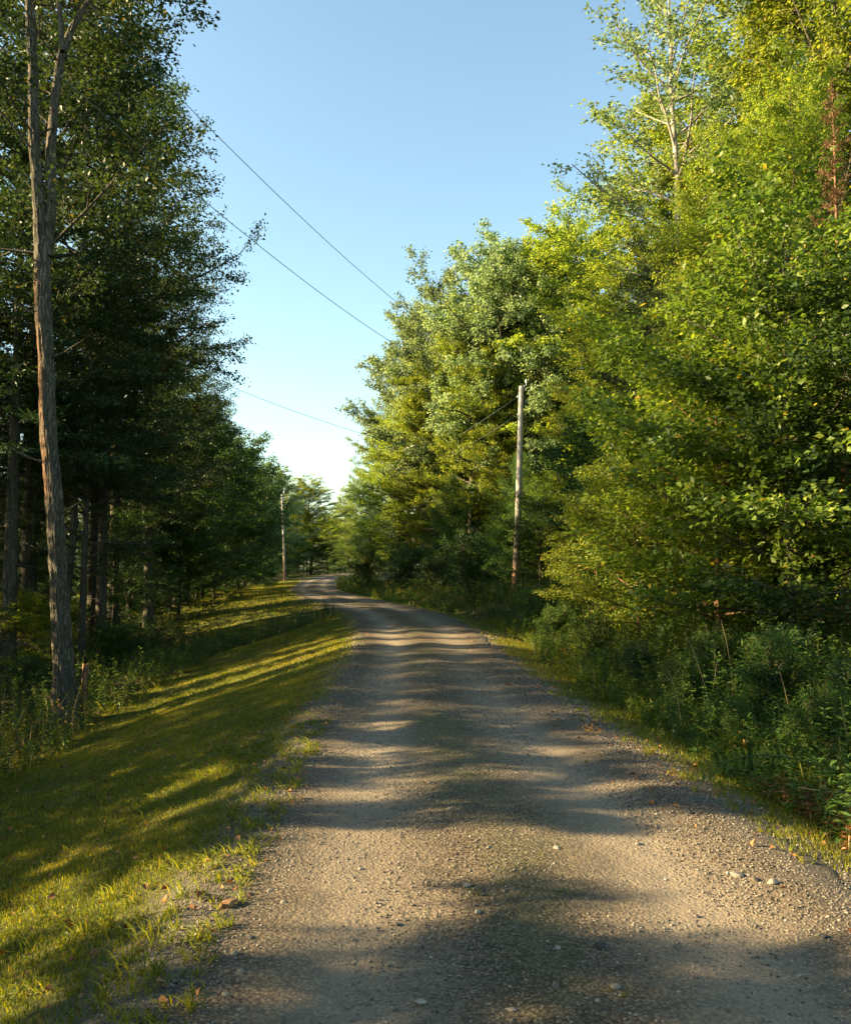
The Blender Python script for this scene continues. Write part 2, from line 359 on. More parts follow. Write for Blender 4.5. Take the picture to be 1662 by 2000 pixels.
class Tree:
    """stem and limbs go into one tapered mesh, leaves into another"""
    def __init__(s, seed): s.g = np.random.default_rng(seed); s.T = Tubes(); s.tw = []; s.twl = []
    def limb(s, p, d, L, r, lvl, P):
        g = s.g; n = P['seg'][lvl]; p = np.array(p, float); d = unit(np.array(d, float)); pts = [p]; dirs = [d]
        nz = g.normal(0, P['wob'][lvl], (n, 3))
        for i in range(n):
            d = d + nz[i]; d[2] += P['up'][lvl]; d = d / np.linalg.norm(d); p = p + d * (L / n); pts.append(p); dirs.append(d)
        pts = np.array(pts); t = np.linspace(0, 1, n + 1)
        if r > P.get('rmin', .006): s.T.add(pts, r * (1 - .8 * t), (6, 5, 4, 3)[lvl])
        if lvl < P['lv']:
            nc = max(2, int(P['nc'][lvl] * g.uniform(.8, 1.2) * (1 if lvl else min(1.3, max(.5, L / P['R'])))))
            t0 = P['t0'][lvl]
            for i in range(nc):
                tt = t0 + (1 - t0) * (i + g.uniform(.1, .9)) / nc; k = tt * n; a = min(int(k), n - 1); q = pts[a] + (pts[a + 1] - pts[a]) * (k - a)
                dd = dirs[a]; side = np.array([-dd[1], dd[0], 0]); side = side / max(np.linalg.norm(side), 1e-6)
                up = np.cross(dd, side) * -1
                ph = (1 if i % 2 else -1) * math.pi / 2 + g.normal(0, P['flat']) if P['flat'] < 3 else g.uniform(0, 6.28)
                lat = math.sin(ph) * side + math.cos(ph) * np.array([0, 0, 1.])
                an = P['ang'][lvl] * g.uniform(.75, 1.25)
                nd = dd * math.cos(an) + lat * math.sin(an)
                s.limb(q, nd, L * P['lr'][lvl] * (1.15 - .75 * tt) * g.uniform(.7, 1.2), r * P['rr'] * (1 - .6 * tt), lvl + 1, P)
        if lvl >= P['leaflv']:
            s.tw.append(pts[[0, n // 2, n]]); s.twl.append(L)
    def leaves(s, n, size, P, aspect=.62, name='crown'):
        g = s.g; tw = np.array(s.tw); L = np.array(s.twl); w = L / L.sum(); idx = g.choice(len(tw), n, p=w)
        u = g.uniform(.1, 1.05, n)[:, None]; a, b, c = tw[idx, 0], tw[idx, 1], tw[idx, 2]
        pos = np.where(u < .5, a + (b - a) * u * 2, b + (c - b) * (u - .5) * 2)
        off = g.normal(0, 1, (n, 3)) * P['spread']; off[:, 2] *= P['zsp']; pos = pos + off
        d = unit(c - a) * .6 + g.normal(0, .7, (n, 3)); d[:, 2] = d[:, 2] * .5 - P.get('hang', .1)
        nn = g.normal(0, P['tilt'], (n, 3)); nn[:, 2] += 1
        sz = size * g.uniform(.6, 1.25, n)
        V, F = kites(pos, d, unit(nn), sz, sz * aspect)
        clump = g.uniform(0, 1, len(tw))[idx]
        rnd = np.clip(.55 * clump + .45 * g.uniform(0, 1, n), 0, 1) ; rnd = np.where(g.random(n) < .015, 1, rnd * .93)
        return V, F, np.repeat(rnd, 4)

def leader(g, Ht, lean=.02, n=14, r=.2, z0=-.3):
    t = np.linspace(0, 1, n + 1); x = np.cumsum(g.normal(0, lean, n + 1)) * Ht / n; y = np.cumsum(g.normal(0, lean, n + 1)) * Ht / n
    x -= x[0]; y -= y[0]
    pts = np.stack([x, y, z0 + (Ht - z0) * t], 1); rad = r * (1.25 * np.exp(-t * 25) * .35 + (1 - t) ** .85 * .97 + .03); return pts, rad

PROTO = {}
def proto(key, name, label, cat, leaf, bark, Ht, Rr, data):
    PROTO[key] = dict(name=name, cat=cat, H=Ht, R=Rr, data=data, used=False)

def mesh_only(o): me = o.data; bpy.data.objects.remove(o); return me

def broadleaf(key, seed, Ht, base, Rr, nprim, nleaf, size, P, leaf, bark, r=.18, prof=None, name='broadleaf_tree', cat='tree', fork=0, aspect=.62):
    tr = Tree(seed); g = tr.g; P = dict(P); P['R'] = Rr
    stems = []
    if fork:
        for k in range(fork):
            pts, rad = leader(g, Ht * g.uniform(.8, 1), .06, 12, r * .7)
            a = k * 6.28 / fork + g.uniform(0, 1); tt = np.linspace(0, 1, 13)
            pts[:, 0] += math.cos(a) * Rr * .38 * tt; pts[:, 1] += math.sin(a) * Rr * .38 * tt; stems.append((pts, rad))
    else: stems.append(leader(g, Ht * .9, P.get('lean', .03), 14, r))
    for pts, rad in stems: tr.T.add(pts, rad, 8)
    ga = g.uniform(0, 6)
    for i in range(nprim):
        t = (i + g.uniform(0, 1)) / nprim; pts, rad = stems[i % len(stems)]
        z = base + (Ht * P.get('ztop', .82) - base) * t ** P.get('zpow', .9); k = (z - pts[0, 2]) / (pts[-1, 2] - pts[0, 2]); k = min(k, .995) * (len(pts) - 1); a = int(k)
        q = pts[a] + (pts[a + 1] - pts[a]) * (k - a); ga += 2.4 + g.normal(0, .35)
        pr = (prof or (lambda t: .62 + .5 * t if t < .4 else .82 * (1 - ((t - .4) / .6) ** 2 * .45)))(t)
        el = P['el0'] + (P['el1'] - P['el0']) * t + g.normal(0, .1)
        L = Rr * pr * 1.15 * g.uniform(.65, 1.18)
        d = np.array([math.cos(ga) * math.cos(el), math.sin(ga) * math.cos(el), math.sin(el)])
        rr = rad[a] * .55 * min(1, L / Rr + .2)
        tr.limb(q, d, L, max(rr, .02), 0, P)
    V, F, rnd = tr.leaves(nleaf, size, P, aspect)
    crown = mesh_only(mk(key + '_crown', V, F3=F, mat=leaf, rnd=rnd, link=False))
    stem = mesh_only(tr.T.build(key + '_trunk', bark, link=False))
    PROTO[key] = dict(name=name, cat=cat, H=Ht * .93, parts=[('trunk', stem), ('crown', crown)])

BL = dict(lv=2, leaflv=1, seg=(6, 4, 3), wob=(.09, .12, .15), up=(.03, .02, .01), nc=(9, 6), t0=(.18, .15), ang=(.8, .75), lr=(.55, .5), rr=.5, flat=.45,
          spread=.10, zsp=.6, tilt=.55, el0=.15, el1=1.0)
LAY = dict(BL, flat=.4, up=(.01, .01, 0.), el0=.15, el1=.85, spread=.13, zsp=.5, tilt=.5, wob=(.06, .08, .1), nc=(10, 6))
CLUMP = dict(BL, flat=9, spread=.12, zsp=.9, tilt=1.0, hang=.5, el0=.25, el1=1.0, up=(.05, .04, .02))
broadleaf('maple_a', 11, 20, 4.5, 4.6, 44, 52000, .115, LAY, M['maple'], M['bark'], .2)
broadleaf('maple_b', 12, 20, 6, 4.8, 46, 48000, .115, LAY, M['maple'], M['bark'], .2, fork=2)
broadleaf('bright_a', 13, 18, 2.5, 4.4, 58, 80000, .115, BL, M['bright'], M['bark'], .17)
broadleaf('bright_b', 14, 18, 2.0, 4.2, 56, 76000, .11, LAY, M['bright'], M['bark'], .16)
broadleaf('oak_a', 15, 21, 4, 5.4, 56, 70000, .155, CLUMP, M['cool'], M['bark'], .24)
broadleaf('oak_b', 16, 21, 4, 5.2, 54, 66000, .155, CLUMP, M['cool'], M['bark'], .22, fork=2)
broadleaf('birch_a', 17, 20, 7, 2.9, 30, 10500, .10, dict(BL, el0=.5, el1=1.0, nc=(7, 5)), M['cool'], M['birch'], .15)
broadleaf('under_a', 18, 7, .5, 3.0, 34, 24000, .115, LAY, M['bright'], M['redbark'], .07)
broadleaf('under_b', 19, 7, .4, 2.8, 40, 34000, .10, BL, M['mid'], M['bark'], .07)
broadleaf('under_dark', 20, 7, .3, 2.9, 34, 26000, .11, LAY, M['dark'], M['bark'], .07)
SH = dict(BL, el0=.5, el1=1.3, flat=9, lv=1, leaflv=0, nc=(8, 4), seg=(4, 3, 3), spread=.07, tilt=.8, up=(.03, 0, 0), rmin=.003)
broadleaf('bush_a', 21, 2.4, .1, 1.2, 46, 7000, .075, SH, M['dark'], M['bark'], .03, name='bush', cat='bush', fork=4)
broadleaf('bush_b', 22, 2.0, .1, 1.1, 46, 6500, .08, SH, M['weed'], M['bark'], .025, name='bush', cat='bush', fork=4, aspect=.5)

def conifer(key, seed, Ht, base, Rr, nprim, nleaf, size, needle, bark, r=.16, droop=-.15, el=.1, aspect=.2, power=.9, spread=.05, soft=.5, name='conifer', bare=0):
    tr = Tree(seed); g = tr.g; pts, rad = leader(g, Ht, .006, 12, r); tr.T.add(pts, rad, 8); ga = 0
    P = dict(lv=1, leaflv=0, seg=(5, 3), wob=(.05, .08), up=(droop * .3 + .04, 0), nc=(11, 0), t0=(.12,), ang=(.85,), lr=(.42,), rr=.45, flat=.25, R=Rr, rmin=.008)
    for i in range(nprim):
        t = (i + g.uniform(0, 1)) / nprim; z = base + (Ht - base - .15) * t; ga += 2.4 + g.normal(0, .3)
        L = Rr * ((1 - t) ** power + .03) * g.uniform(.7, 1.15); e = el + droop * (1 - t) + .6 * t * t + g.normal(0, .07)
        k = (z + .3) / (Ht + .3) * 12; a = min(int(k), 11); q = pts[a] + (pts[a + 1] - pts[a]) * (k - a)
        tr.limb(q, (math.cos(ga) * math.cos(e), math.sin(ga) * math.cos(e), math.sin(e)), L, max(.012, rad[a] * .3), 0, P)
    tw0 = len(tr.tw)
    if bare:
        for i in range(bare):
            z = g.uniform(.8, base); a2 = g.uniform(0, 6.28); tr.T.add(np.array([[0, 0, z], [math.cos(a2) * .5, math.sin(a2) * .5, z - .02], [math.cos(a2) * 1.3, math.sin(a2) * 1.3, z - .25]]), [.018, .012, .004], 3)
    tw = np.array(tr.tw); L = np.array(tr.twl); idx = g.choice(len(tw), nleaf, p=L / L.sum()); u = g.uniform(.05, 1.05, nleaf)[:, None]
    pos = tw[idx, 0] + (tw[idx, 2] - tw[idx, 0]) * u + g.normal(0, spread, (nleaf, 3)); d = unit(tw[idx, 2] - tw[idx, 0]) + g.normal(0, soft, (nleaf, 3))
    nn = g.normal(0, .6, (nleaf, 3)); nn[:, 2] += 1; sz = size * g.uniform(.6, 1.3, nleaf)
    V, F = kites(pos, d, unit(nn), sz, sz * aspect, .05, .05); rnd = np.clip(g.uniform(0, 1, len(tw))[idx] * .5 + g.uniform(0, .5, nleaf), 0, 1)
    PROTO[key] = dict(name=name, cat='tree', H=Ht, parts=[('trunk', mesh_only(tr.T.build(key + '_trunk', bark, link=False))), ('crown', mesh_only(mk(key + '_crown', V, F3=F, mat=needle, rnd=np.repeat(rnd, 4), link=False)))])
conifer('spruce_a', 31, 16, 1.5, 2.6, 95, 46000, .16, M['needle'], M['bark'], .16, name='spruce_tree')
conifer('spruce_b', 32, 16, 5.0, 2.4, 70, 34000, .15, M['needle'], M['bark'], .16, bare=40, name='spruce_tree')
conifer('pine_a', 33, 9, .4, 3.0, 70, 60000, .17, M['pine'], M['bark'], .11, droop=.05, el=.25, aspect=.09, power=.6, spread=.10, soft=.8, name='pine_tree')
conifer('rust_a', 34, 14, 2.0, 2.2, 70, 26000, .13, M['rust'], M['redbark'], .13, name='dead_spruce_tree')

def plant(key, x, y, h, wide=1.0, rot=None, label=None, group=None, name=None, leaf=None):
    p = PROTO[key]; s = h / p['H']; e = bpy.data.objects.new(name or p['name'], None); COL.objects.link(e)
    e.empty_display_size = .2; e.location = (x, y, float(H(x, y))); e.scale = (s * wide, s * wide, s)
    e.rotation_euler = (0, 0, random.uniform(0, 6.28) if rot is None else rot)
    for nm, me in p['parts']:
        c = bpy.data.objects.new(nm, me); COL.objects.link(c); c.parent = e
    tag(e, label, p['cat'], group); return e
def tree_px(key, px, Y, ytop, **kw):
    x = at(px, HORIZON, Y)[0]; zt = at(px, ytop, Y)[2]; return plant(key, x, Y, zt - float(H(x, Y)), **kw)
random.seed(7)

#==TREES==
GL, GR = 'trees of the dark left wood', 'trees of the sunlit right wood'
# right wood, front to back
for key, px, Y, yt, w, lab, rt in [
    ('oak_a', 1010, 56, 445, 1.15, 'tall pale green tree with drooping leaves rising behind the near utility pole', 1.0),
    ('oak_b', 915, 60, 500, 1.15, 'pale green tree just left of the tallest one behind the near pole', 2.0),
    ('oak_a', 845, 66, 580, 1.1, 'blue green rounded tree where the upper overhead wire meets the right wood', 3.5),
    ('oak_b', 800, 72, 680, 1.0, 'outermost pale tree of the right wood leaning towards the open sky', .4),
    ('bright_a', 920, 56, 600, .9, 'yellow green tree in front of the pale ones left of the near utility pole', .2),
    ('bright_b', 990, 55, 700, .9, 'bright yellow green maple directly behind the top of the near utility pole', 2.2),
    ('bright_a', 1145, 55, 405, 1.15, 'leafy tree whose sunlit crown tops out right of the near utility pole', 4.2),
    ('bright_b', 1305, 35, 255, 1.1, 'large yellow green tree below the bare topped pale birch', 1.2),
    ('birch_a', 1340, 29, -150, 1.25, 'slender pale stemmed birch with thin foliage standing out against the sky', 5.0),
    ('bright_a', 1670, 27, -330, .9, 'very tall sunlit tree filling the upper right beside the birch', 2.9),
    ('bright_b', 1610, 31, -160, .8, 'tall tree between the pale birch and the tallest one at the upper right', .9),
    ('bright_b', 1425, 23, 220, .75, 'mid sized sunlit tree in front of the tall upper right one', 3.3),
    ('bright_a', 1560, 20, 150, .75, 'leafy tree with layered yellow green boughs near the right edge', 4.4),
    ('oak_b', 775, 76, 790, .9, 'pale drooping tree at the left end of the right wood beneath the outermost one', 2.1),
    ('bright_a', 850, 60, 690, 1.2, 'yellow green tree lower down between the pale ones and the bend', 1.9),
    ('bright_b', 780, 66, 800, 1.3, 'low rounded sunlit tree above the two spruces by the bend', .7),
    ('oak_a', 1060, 58, 470, 1.1, 'pale tree filling the skyline between the tallest one and the crown right of the pole', 4.0),
    ('bright_a', 1465, 36, 60, 1.1, 'sunlit crown behind the pale birch', 3.0),
    ('maple_a', 1300, 24, 440, .75, 'darker green maple above the low sunlit branches on the right', 5.2),
    ('spruce_a', 1330, 30, 300, 1.0, 'brown green spruce spire among the leafy right hand trees', 0),
    ('rust_a', 1655, 14, 150, .75, 'rust brown dead spruce at the right edge of the wood', 1),
    ]:
    tree_px(key, px, Y, yt, wide=w, rot=rt, label=lab, group=GR)
# understorey on the right
for key, px, Y, yt, w, lab, rt in [
    ('pine_a', 1018, 50.5, 885, 1.15, 'soft bright green young pine directly behind the near utility pole', 1),
    ('pine_a', 885, 53, 930, 1.2, 'darker young pine in the shade left of the near utility pole', 3),
    ('spruce_a', 722, 78, 905, .9, 'dark spruce at the left end of the right wood by the bend', 0),
    ('spruce_b', 800, 70, 870, 1.0, 'spruce with a bare lower trunk right of the one by the bend', 2),
    ('spruce_b', 850, 64, 905, 1.0, 'spruce with dead lower twigs between the two young pines and the bend', 4),
    ('under_dark', 1205, 31, 820, 1.1, 'dark leafy understorey tree right of the near utility pole', 1),
    ('under_dark', 1250, 24, 840, 1.0, 'shaded understorey tree behind the brightest low maple boughs', 2),
    ('under_a', 1245, 17.5, 900, 1.1, 'low maple with brightly lit yellow green boughs reaching over the weeds', 3),
    ('under_a', 1165, 23, 985, 1.1, 'small bright leafy tree low beside the lit maple boughs', 1),
    ('under_a', 1400, 15, 640, 1.1, 'young maple with leaning stems in the right undergrowth', 5),
    ('under_b', 1540, 13, 420, 1.0, 'young tree with dark branching stems close to the right edge', .5),
    ('under_dark', 1700, 12, 560, 1.1, 'dark young tree cut off by the right edge above the weeds', 2),
    ('under_b', 1340, 20, 760, 1.2, 'shaded young tree behind the low lit maple boughs', 4),
    ('under_dark', 1480, 18, 860, 1.3, 'deep green young tree in the dark hollow of the right wood', 1.6),
    ('under_dark', 970, 60, 930, 1.3, 'dark green filler tree behind the two young pines', 2.6),
    ('under_b', 760, 92, 985, 1.1, 'small leafy tree at the bend behind the dark spruce', 2.6),
    ]:
    tree_px(key, px, Y, yt, wide=w, rot=rt, label=lab, group='understorey trees along the right side')
LR = 'leafy tree deep in the right wood behind the front row'
for i in range(34):
    Y = random.uniform(14, 95); x = float(XR(Y)) + random.uniform(11, 34) + (6 if Y < 25 else 0)
    if i < 26: plant(random.choice(['maple_a', 'bright_a', 'maple_b', 'oak_b', 'bright_b']), x, Y, random.uniform(15, 20), label=LR, group=LR)
    else: plant('spruce_a', x, Y, random.uniform(10, 15), label='spruce deep in the right wood behind the front row', group='spruces deep in the right wood')
for i in range(26):
    Y = 12 + 78 * (i + random.random()) / 26; x = float(XR(Y)) + random.uniform(6.5, 13)
    plant(random.choice(['under_b', 'under_dark', 'under_dark']), x, Y, random.uniform(3.5, 6.5), wide=1.2, label='low leafy tree filling the shade of the right wood', group='low filler trees of the right wood')

# left wood
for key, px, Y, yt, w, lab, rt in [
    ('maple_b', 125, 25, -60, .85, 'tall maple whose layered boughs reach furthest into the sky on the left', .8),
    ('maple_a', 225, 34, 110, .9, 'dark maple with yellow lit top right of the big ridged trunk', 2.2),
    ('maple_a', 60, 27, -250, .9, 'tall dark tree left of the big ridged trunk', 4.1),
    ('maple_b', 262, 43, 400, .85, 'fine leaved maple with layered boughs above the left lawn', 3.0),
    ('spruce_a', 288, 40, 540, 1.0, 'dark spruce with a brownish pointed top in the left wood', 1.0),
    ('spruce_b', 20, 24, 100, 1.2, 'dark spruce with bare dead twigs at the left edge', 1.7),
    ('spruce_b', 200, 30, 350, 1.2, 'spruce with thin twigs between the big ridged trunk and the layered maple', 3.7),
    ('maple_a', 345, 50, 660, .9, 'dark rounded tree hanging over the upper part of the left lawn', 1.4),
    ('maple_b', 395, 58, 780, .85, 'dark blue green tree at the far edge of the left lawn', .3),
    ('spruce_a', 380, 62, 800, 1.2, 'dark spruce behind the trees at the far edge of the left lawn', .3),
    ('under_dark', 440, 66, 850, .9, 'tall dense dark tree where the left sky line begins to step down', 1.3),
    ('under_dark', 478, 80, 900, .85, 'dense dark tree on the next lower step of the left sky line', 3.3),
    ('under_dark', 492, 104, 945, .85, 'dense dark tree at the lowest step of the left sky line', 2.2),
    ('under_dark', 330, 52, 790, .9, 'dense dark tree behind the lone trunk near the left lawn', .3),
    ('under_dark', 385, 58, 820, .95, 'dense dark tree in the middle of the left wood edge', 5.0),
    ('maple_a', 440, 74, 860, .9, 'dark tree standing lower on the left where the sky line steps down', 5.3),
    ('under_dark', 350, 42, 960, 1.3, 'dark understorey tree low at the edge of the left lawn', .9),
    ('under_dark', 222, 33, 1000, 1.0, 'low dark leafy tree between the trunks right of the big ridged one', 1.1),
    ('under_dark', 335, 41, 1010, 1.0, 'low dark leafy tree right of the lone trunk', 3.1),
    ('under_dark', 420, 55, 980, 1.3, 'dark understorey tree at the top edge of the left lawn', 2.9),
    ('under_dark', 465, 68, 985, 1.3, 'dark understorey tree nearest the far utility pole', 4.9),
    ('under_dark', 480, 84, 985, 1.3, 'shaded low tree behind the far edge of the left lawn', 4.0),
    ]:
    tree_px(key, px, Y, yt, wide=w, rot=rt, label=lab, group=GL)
# far end of the road
for key, px, Y, yt, w, lab, rt in [
    ('oak_a', 525, 118, 905, 1.4, 'far tree with a touch of orange leaf behind the far utility pole', 0),
    ('bright_b', 560, 150, 925, 1.5, 'far grey green tree just right of the far utility pole', 1),
    ('bright_a', 606, 150, 930, 1.5, 'far rounded green tree in the gap at the end of the road', 2),
    ('bright_b', 672, 175, 975, 1.6, 'far yellow lit tree low in the gap by the right wood', 3),
    ('oak_b', 700, 190, 925, 1.0, 'far thin topped tree rising beside the right wood', 4),
    ('pine_a', 660, 165, 1060, 1.4, 'far dark young pine at the end of the road', 4),
    ('under_dark', 600, 150, 1050, 1.6, 'far low dark tree left of the end of the road', 4),
    ('under_dark', 560, 125, 1040, 1.6, 'far low dark tree behind the foot of the far utility pole', 2),
    ('under_dark', 640, 150, 1070, 1.6, 'far low dark tree at the middle of the gap', 5),
    ('under_b', 705, 140, 1040, 1.4, 'far low tree behind the bend at the foot of the spruce', 5),
    ('under_dark', 505, 112, 1040, 1.7, 'far low dark tree just left of the far utility pole', 1),
    ('under_dark', 470, 105, 1030, 1.7, 'far low dark tree at the left end of the far row', 3),
    ('under_dark', 530, 135, 1030, 1.8, 'far low dark tree half hidden behind the far utility pole', 0),
    ('maple_a', 485, 112, 900, 1.0, 'far dark maple between the left wood and the far utility pole', 0),
    ]:
    tree_px(key, px, Y, yt, wide=w, rot=rt, label=lab, group='far trees at the end of the road')
for i in range(46):
    x = -75 + 120 * (i + random.random()) / 46; Y = random.uniform(205, 250)
    plant(random.choice(['maple_a', 'oak_a', 'bright_a']), x, Y, random.uniform(13, 17), wide=1.6, label='tree of the far wood beyond the road', group='trees of the far wood')
for i in range(34):
    Y = random.uniform(105, 195); x = float(XL(Y)) - random.uniform(4, 26) if i % 2 else float(XR(Y)) + random.uniform(3, 24)
    if 520 < 831 + FPX * x / Y < 590 and Y < 112: continue
    plant(['under_dark', 'under_b'][i % 3 > 1], x, Y, random.uniform(4, 7), wide=1.6, label='low bushy tree along the far part of the road', group='low trees along the far part of the road')
# deep rows on the left, also the ones that throw the streaked shade over road and lawn
LL = 'slim tree standing deep in the left wood'
for i in range(8):
    Y = 21 + 37 * (i + random.random()) / 8; x = float(XL(Y)) - float(LW(Y)) - (random.uniform(3.5, 14) if Y < 33 else random.uniform(3, 7))
    if Y < 23 and x > -9: x -= 4
    plant(random.choice(['maple_a', 'maple_b', 'spruce_b', 'maple_a', 'birch_a']), x, Y, random.uniform(8.5, 12.5), wide=.9, label=LL, group=LL)
for i in range(26):
    Y = 62 + 70 * (i + random.random()) / 26; x = float(XL(Y)) - float(LW(Y)) - random.uniform(3, 26)
    if 500 < 831 + FPX * x / Y < 600 and Y < 104: continue
    plant(random.choice(['maple_a', 'maple_b', 'spruce_a']), x, Y, random.uniform(13, 17), label='dark tree in the far part of the left wood', group='trees in the far part of the left wood')
for i in range(18):
    Y = 14 + 75 * (i + random.random()) / 22; x = float(XL(Y)) - float(LW(Y)) - random.uniform(5, 15)
    plant(random.choice(['under_b', 'under_dark', 'under_a']), x, Y, random.uniform(1.8, 3.2) + max(0, Y - 60) * .1, wide=1.3, label='low leafy tree under the left wood', group='low trees under the left wood')

for i, (c_, hw) in enumerate([(-6, 2.6), (-2, 1.8), (.8, 1.3), (2.55, 1.5), (5.8, .68), (7.0, .5), (8.6, 1.0), (10.75, .65), (12.1, .45), (15.4, .6), (17.3, .7), (19.6, .8), (21.6, .7)] * 2):
    x = -max(8.5, .5 * c_ + 3.2) - random.uniform(0, 1.2) - 2.6 * (i > 12)  # unseen spruces added as occluders, widths set by the shade bands on the road
    h_ = random.uniform(11.5, 13) - (3.5 if 16 < c_ < 20.5 else 0); plant('spruce_a', x, c_ - x * math.tan(R(90 + SUN_AZ)), h_, wide=hw / (2.6 * h_ / 16 * .56), label='narrow spruce added out of view to band the near road with shade', group='narrow spruces added to shade the near road')
c_ = 23.2
while c_ < 66:  # spruces added to block the sun, gaps between them leave lit stripes
    hw = random.uniform(.35, .75); c_ += hw; x = float(XL(c_)) - float(LW(c_)) - random.uniform(5.5, 9)
    h_ = random.uniform(9.5, 12); plant('spruce_a', x, c_ - (x - float(XL(c_)) - 1.5) * math.tan(R(90 + SUN_AZ)), h_, wide=hw / (2.6 * h_ / 16 * .5), label='slim dark spruce added behind the left lawn to stripe it with shade', group='slim spruces added to stripe the left lawn with shade')
    c_ += hw + random.uniform(.3, .6)
for i in range(22):
    Y = -14 + 44 * (i + random.random()) / 22; x = -random.uniform(20, 33) - (max(0, Y - 30) * .2); h_ = random.uniform(15, 18)
    if -1.5 < Y + x * math.tan(R(90 + SUN_AZ)) < 9.5 or 15.5 < Y + x * math.tan(R(90 + SUN_AZ)) < 22: continue
    plant(['maple_a', 'maple_b', 'birch_a', 'spruce_b'][i % 4], x, Y, h_, wide=.95, label='tall slim tree far back in the left wood', group='tall trees far back in the left wood')

# ------------------------------------------------------------------ the big ridged trunk on the left
def hero():
    HY = 17.2; g = np.random.default_rng(5)
    bx, by, bz = at(128, 1412, HY); bz = float(H(bx, by))
    e = bpy.data.objects.new('maple_tree', None); COL.objects.link(e); e.location = (bx, by, bz)
    tag(e, 'big twin stemmed tree with ridged bark and a reddish streak at the lawn edge', 'tree', GL)
    def path(pp, dy=0, extra=None):
        q = [np.array(at(x, y, HY + dy * i / len(pp))) - np.array((bx, by, bz)) for i, (x, y) in enumerate(pp)]
        if extra: q += [q[-1] + np.array(v) for v in extra]
        return np.array(q)
    def resample(p, r, n):
        s = np.concatenate([[0], np.cumsum(np.linalg.norm(np.diff(p, axis=0), axis=1))]); u = np.linspace(0, s[-1], n)
        out = np.stack([np.interp(u, s, p[:, k]) for k in range(3)], 1); rr = np.interp(u, s, r)
        for _ in range(3): out[1:-1] = (out[:-2] + 2 * out[1:-1] + out[2:]) / 4
        return out, rr
    px = .71 * HY / FPX
    main = path([(130, 1425), (128, 1380), (124, 1300), (116, 1150), (108, 1000), (95, 850), (90, 700), (84, 600), (82, 480), (76, 400), (67, 280), (64, 120), (58, 0)], 0, [(-.2, .1, 2.5), (-.1, .4, 6)])
    mr = np.array([36, 31, 24.5, 21, 20.5, 19, 18.5, 20, 19, 15, 14, 12, 11.5, 8, 1.5]) * px
    sec = path([(92, 500), (100, 400), (99, 300), (106, 200), (118, 110), (140, 55)], .6, [(.5, .2, 1.2), (1.2, .5, 4.0)])
    sr = np.array([14, 15, 13, 11.5, 11, 9, 5, 1.5]) * px
    third = path([(122, 100), (118, 40), (112, -40)], .4, [(.1, 0, 3)]); tr_ = np.array([8, 7, 6, 1]) * px
    T = Tubes()
    allA = []
    for p, r, n, k, rough in ((main, mr, 520, 72, 1.0), (sec, sr, 150, 36, .7), (third, tr_, 40, 16, .3)):
        pts, rad = resample(p, r, n); V, F = tube(pts, rad, k); V = V.reshape(n, k, 3)
        c = pts[:, None, :]; off = V - c; d = unit(off); th = np.arange(k)[None, :] * 2 * math.pi / k; zz = pts[:, 2][:, None] + 0 * th
        wob = th + .25 * fbm(zz * 1.3, th * 0 + 3, 8)
        rid = np.abs(fbm(wob * 4.5, zz * 1.6, 70)) ** .7; rid2 = fbm(wob * 11, zz * 5, 74)
        seam = np.minimum(np.abs(fbm((wob + 7) * 2.8, zz * 1.1, 77)), .25)
        flare = np.exp(-np.maximum(zz + .0, 0) * 3.2) * (.25 + .22 * np.cos(wob * 5 + 1))
        burl = .25 * np.exp(-.5 * ((zz - (at(75, 545, HY)[2] - bz)) / .12) ** 2) * np.exp(-.5 * ((np.sin((th - 3.4) / 2)) / .35) ** 2)
        dr_ = rad[:, None] * (rough * (.30 * rid + .10 * rid2 + .5 * seam - .12) + flare * (1 if rough == 1 else 0) + burl)
        V = V + d * dr_[..., None]
        pt = np.zeros((n, k))
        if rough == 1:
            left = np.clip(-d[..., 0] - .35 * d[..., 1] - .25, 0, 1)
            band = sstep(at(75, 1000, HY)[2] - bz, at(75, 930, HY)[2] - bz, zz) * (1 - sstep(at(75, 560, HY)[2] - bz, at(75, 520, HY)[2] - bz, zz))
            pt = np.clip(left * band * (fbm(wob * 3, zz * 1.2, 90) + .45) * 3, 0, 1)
        allA.append(pt.ravel()); T.addraw(V.reshape(-1, 3), F)
    tt = Tree(77); P = dict(LAY, R=4.2); mp, mrr = resample(main, mr, 60); sp, srr = resample(sec, sr, 40)
    ga = 0
    for i in range(40):
        src, rr = (mp, mrr) if i % 2 else (sp, srr); k = int(g.uniform(.42, .99) * len(src)) if i % 2 else int(g.uniform(.3, .99) * len(src)); ga += 2.4
        el = g.uniform(.05, .7); L = g.uniform(2.0, 4.3)
        tt.limb(src[k], (math.cos(ga) * math.cos(el), math.sin(ga) * math.cos(el), math.sin(el)), L, rr[k] * .24, 0, P)
    n0 = T.n
    for V, F, A in zip(tt.T.V, tt.T.F, tt.T.A): pass
    V = np.concatenate(tt.T.V); F = np.concatenate(tt.T.F); T.addraw(V, F); allA.append(np.zeros(len(V)))
    # short dead stubs on the trunk
    for y0, sx in ((700, 1), (905, -1), (620, -1), (1010, 1)):
        q = np.array(at(95, y0, HY)) - np.array((bx, by, bz)); nT = T.n
        T.add(np.array([q, q + (sx * .35, -.1, .1), q + (sx * .8, -.2, .35)]), [.03, .02, .006], 5); allA.append(np.zeros(T.n - nT))
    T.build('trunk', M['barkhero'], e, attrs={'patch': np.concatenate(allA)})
    V, F, rnd = tt.leaves(30000, .115, P); mk('crown', V, F3=F, mat=M['maple'], parent=e, rnd=rnd)
hero()

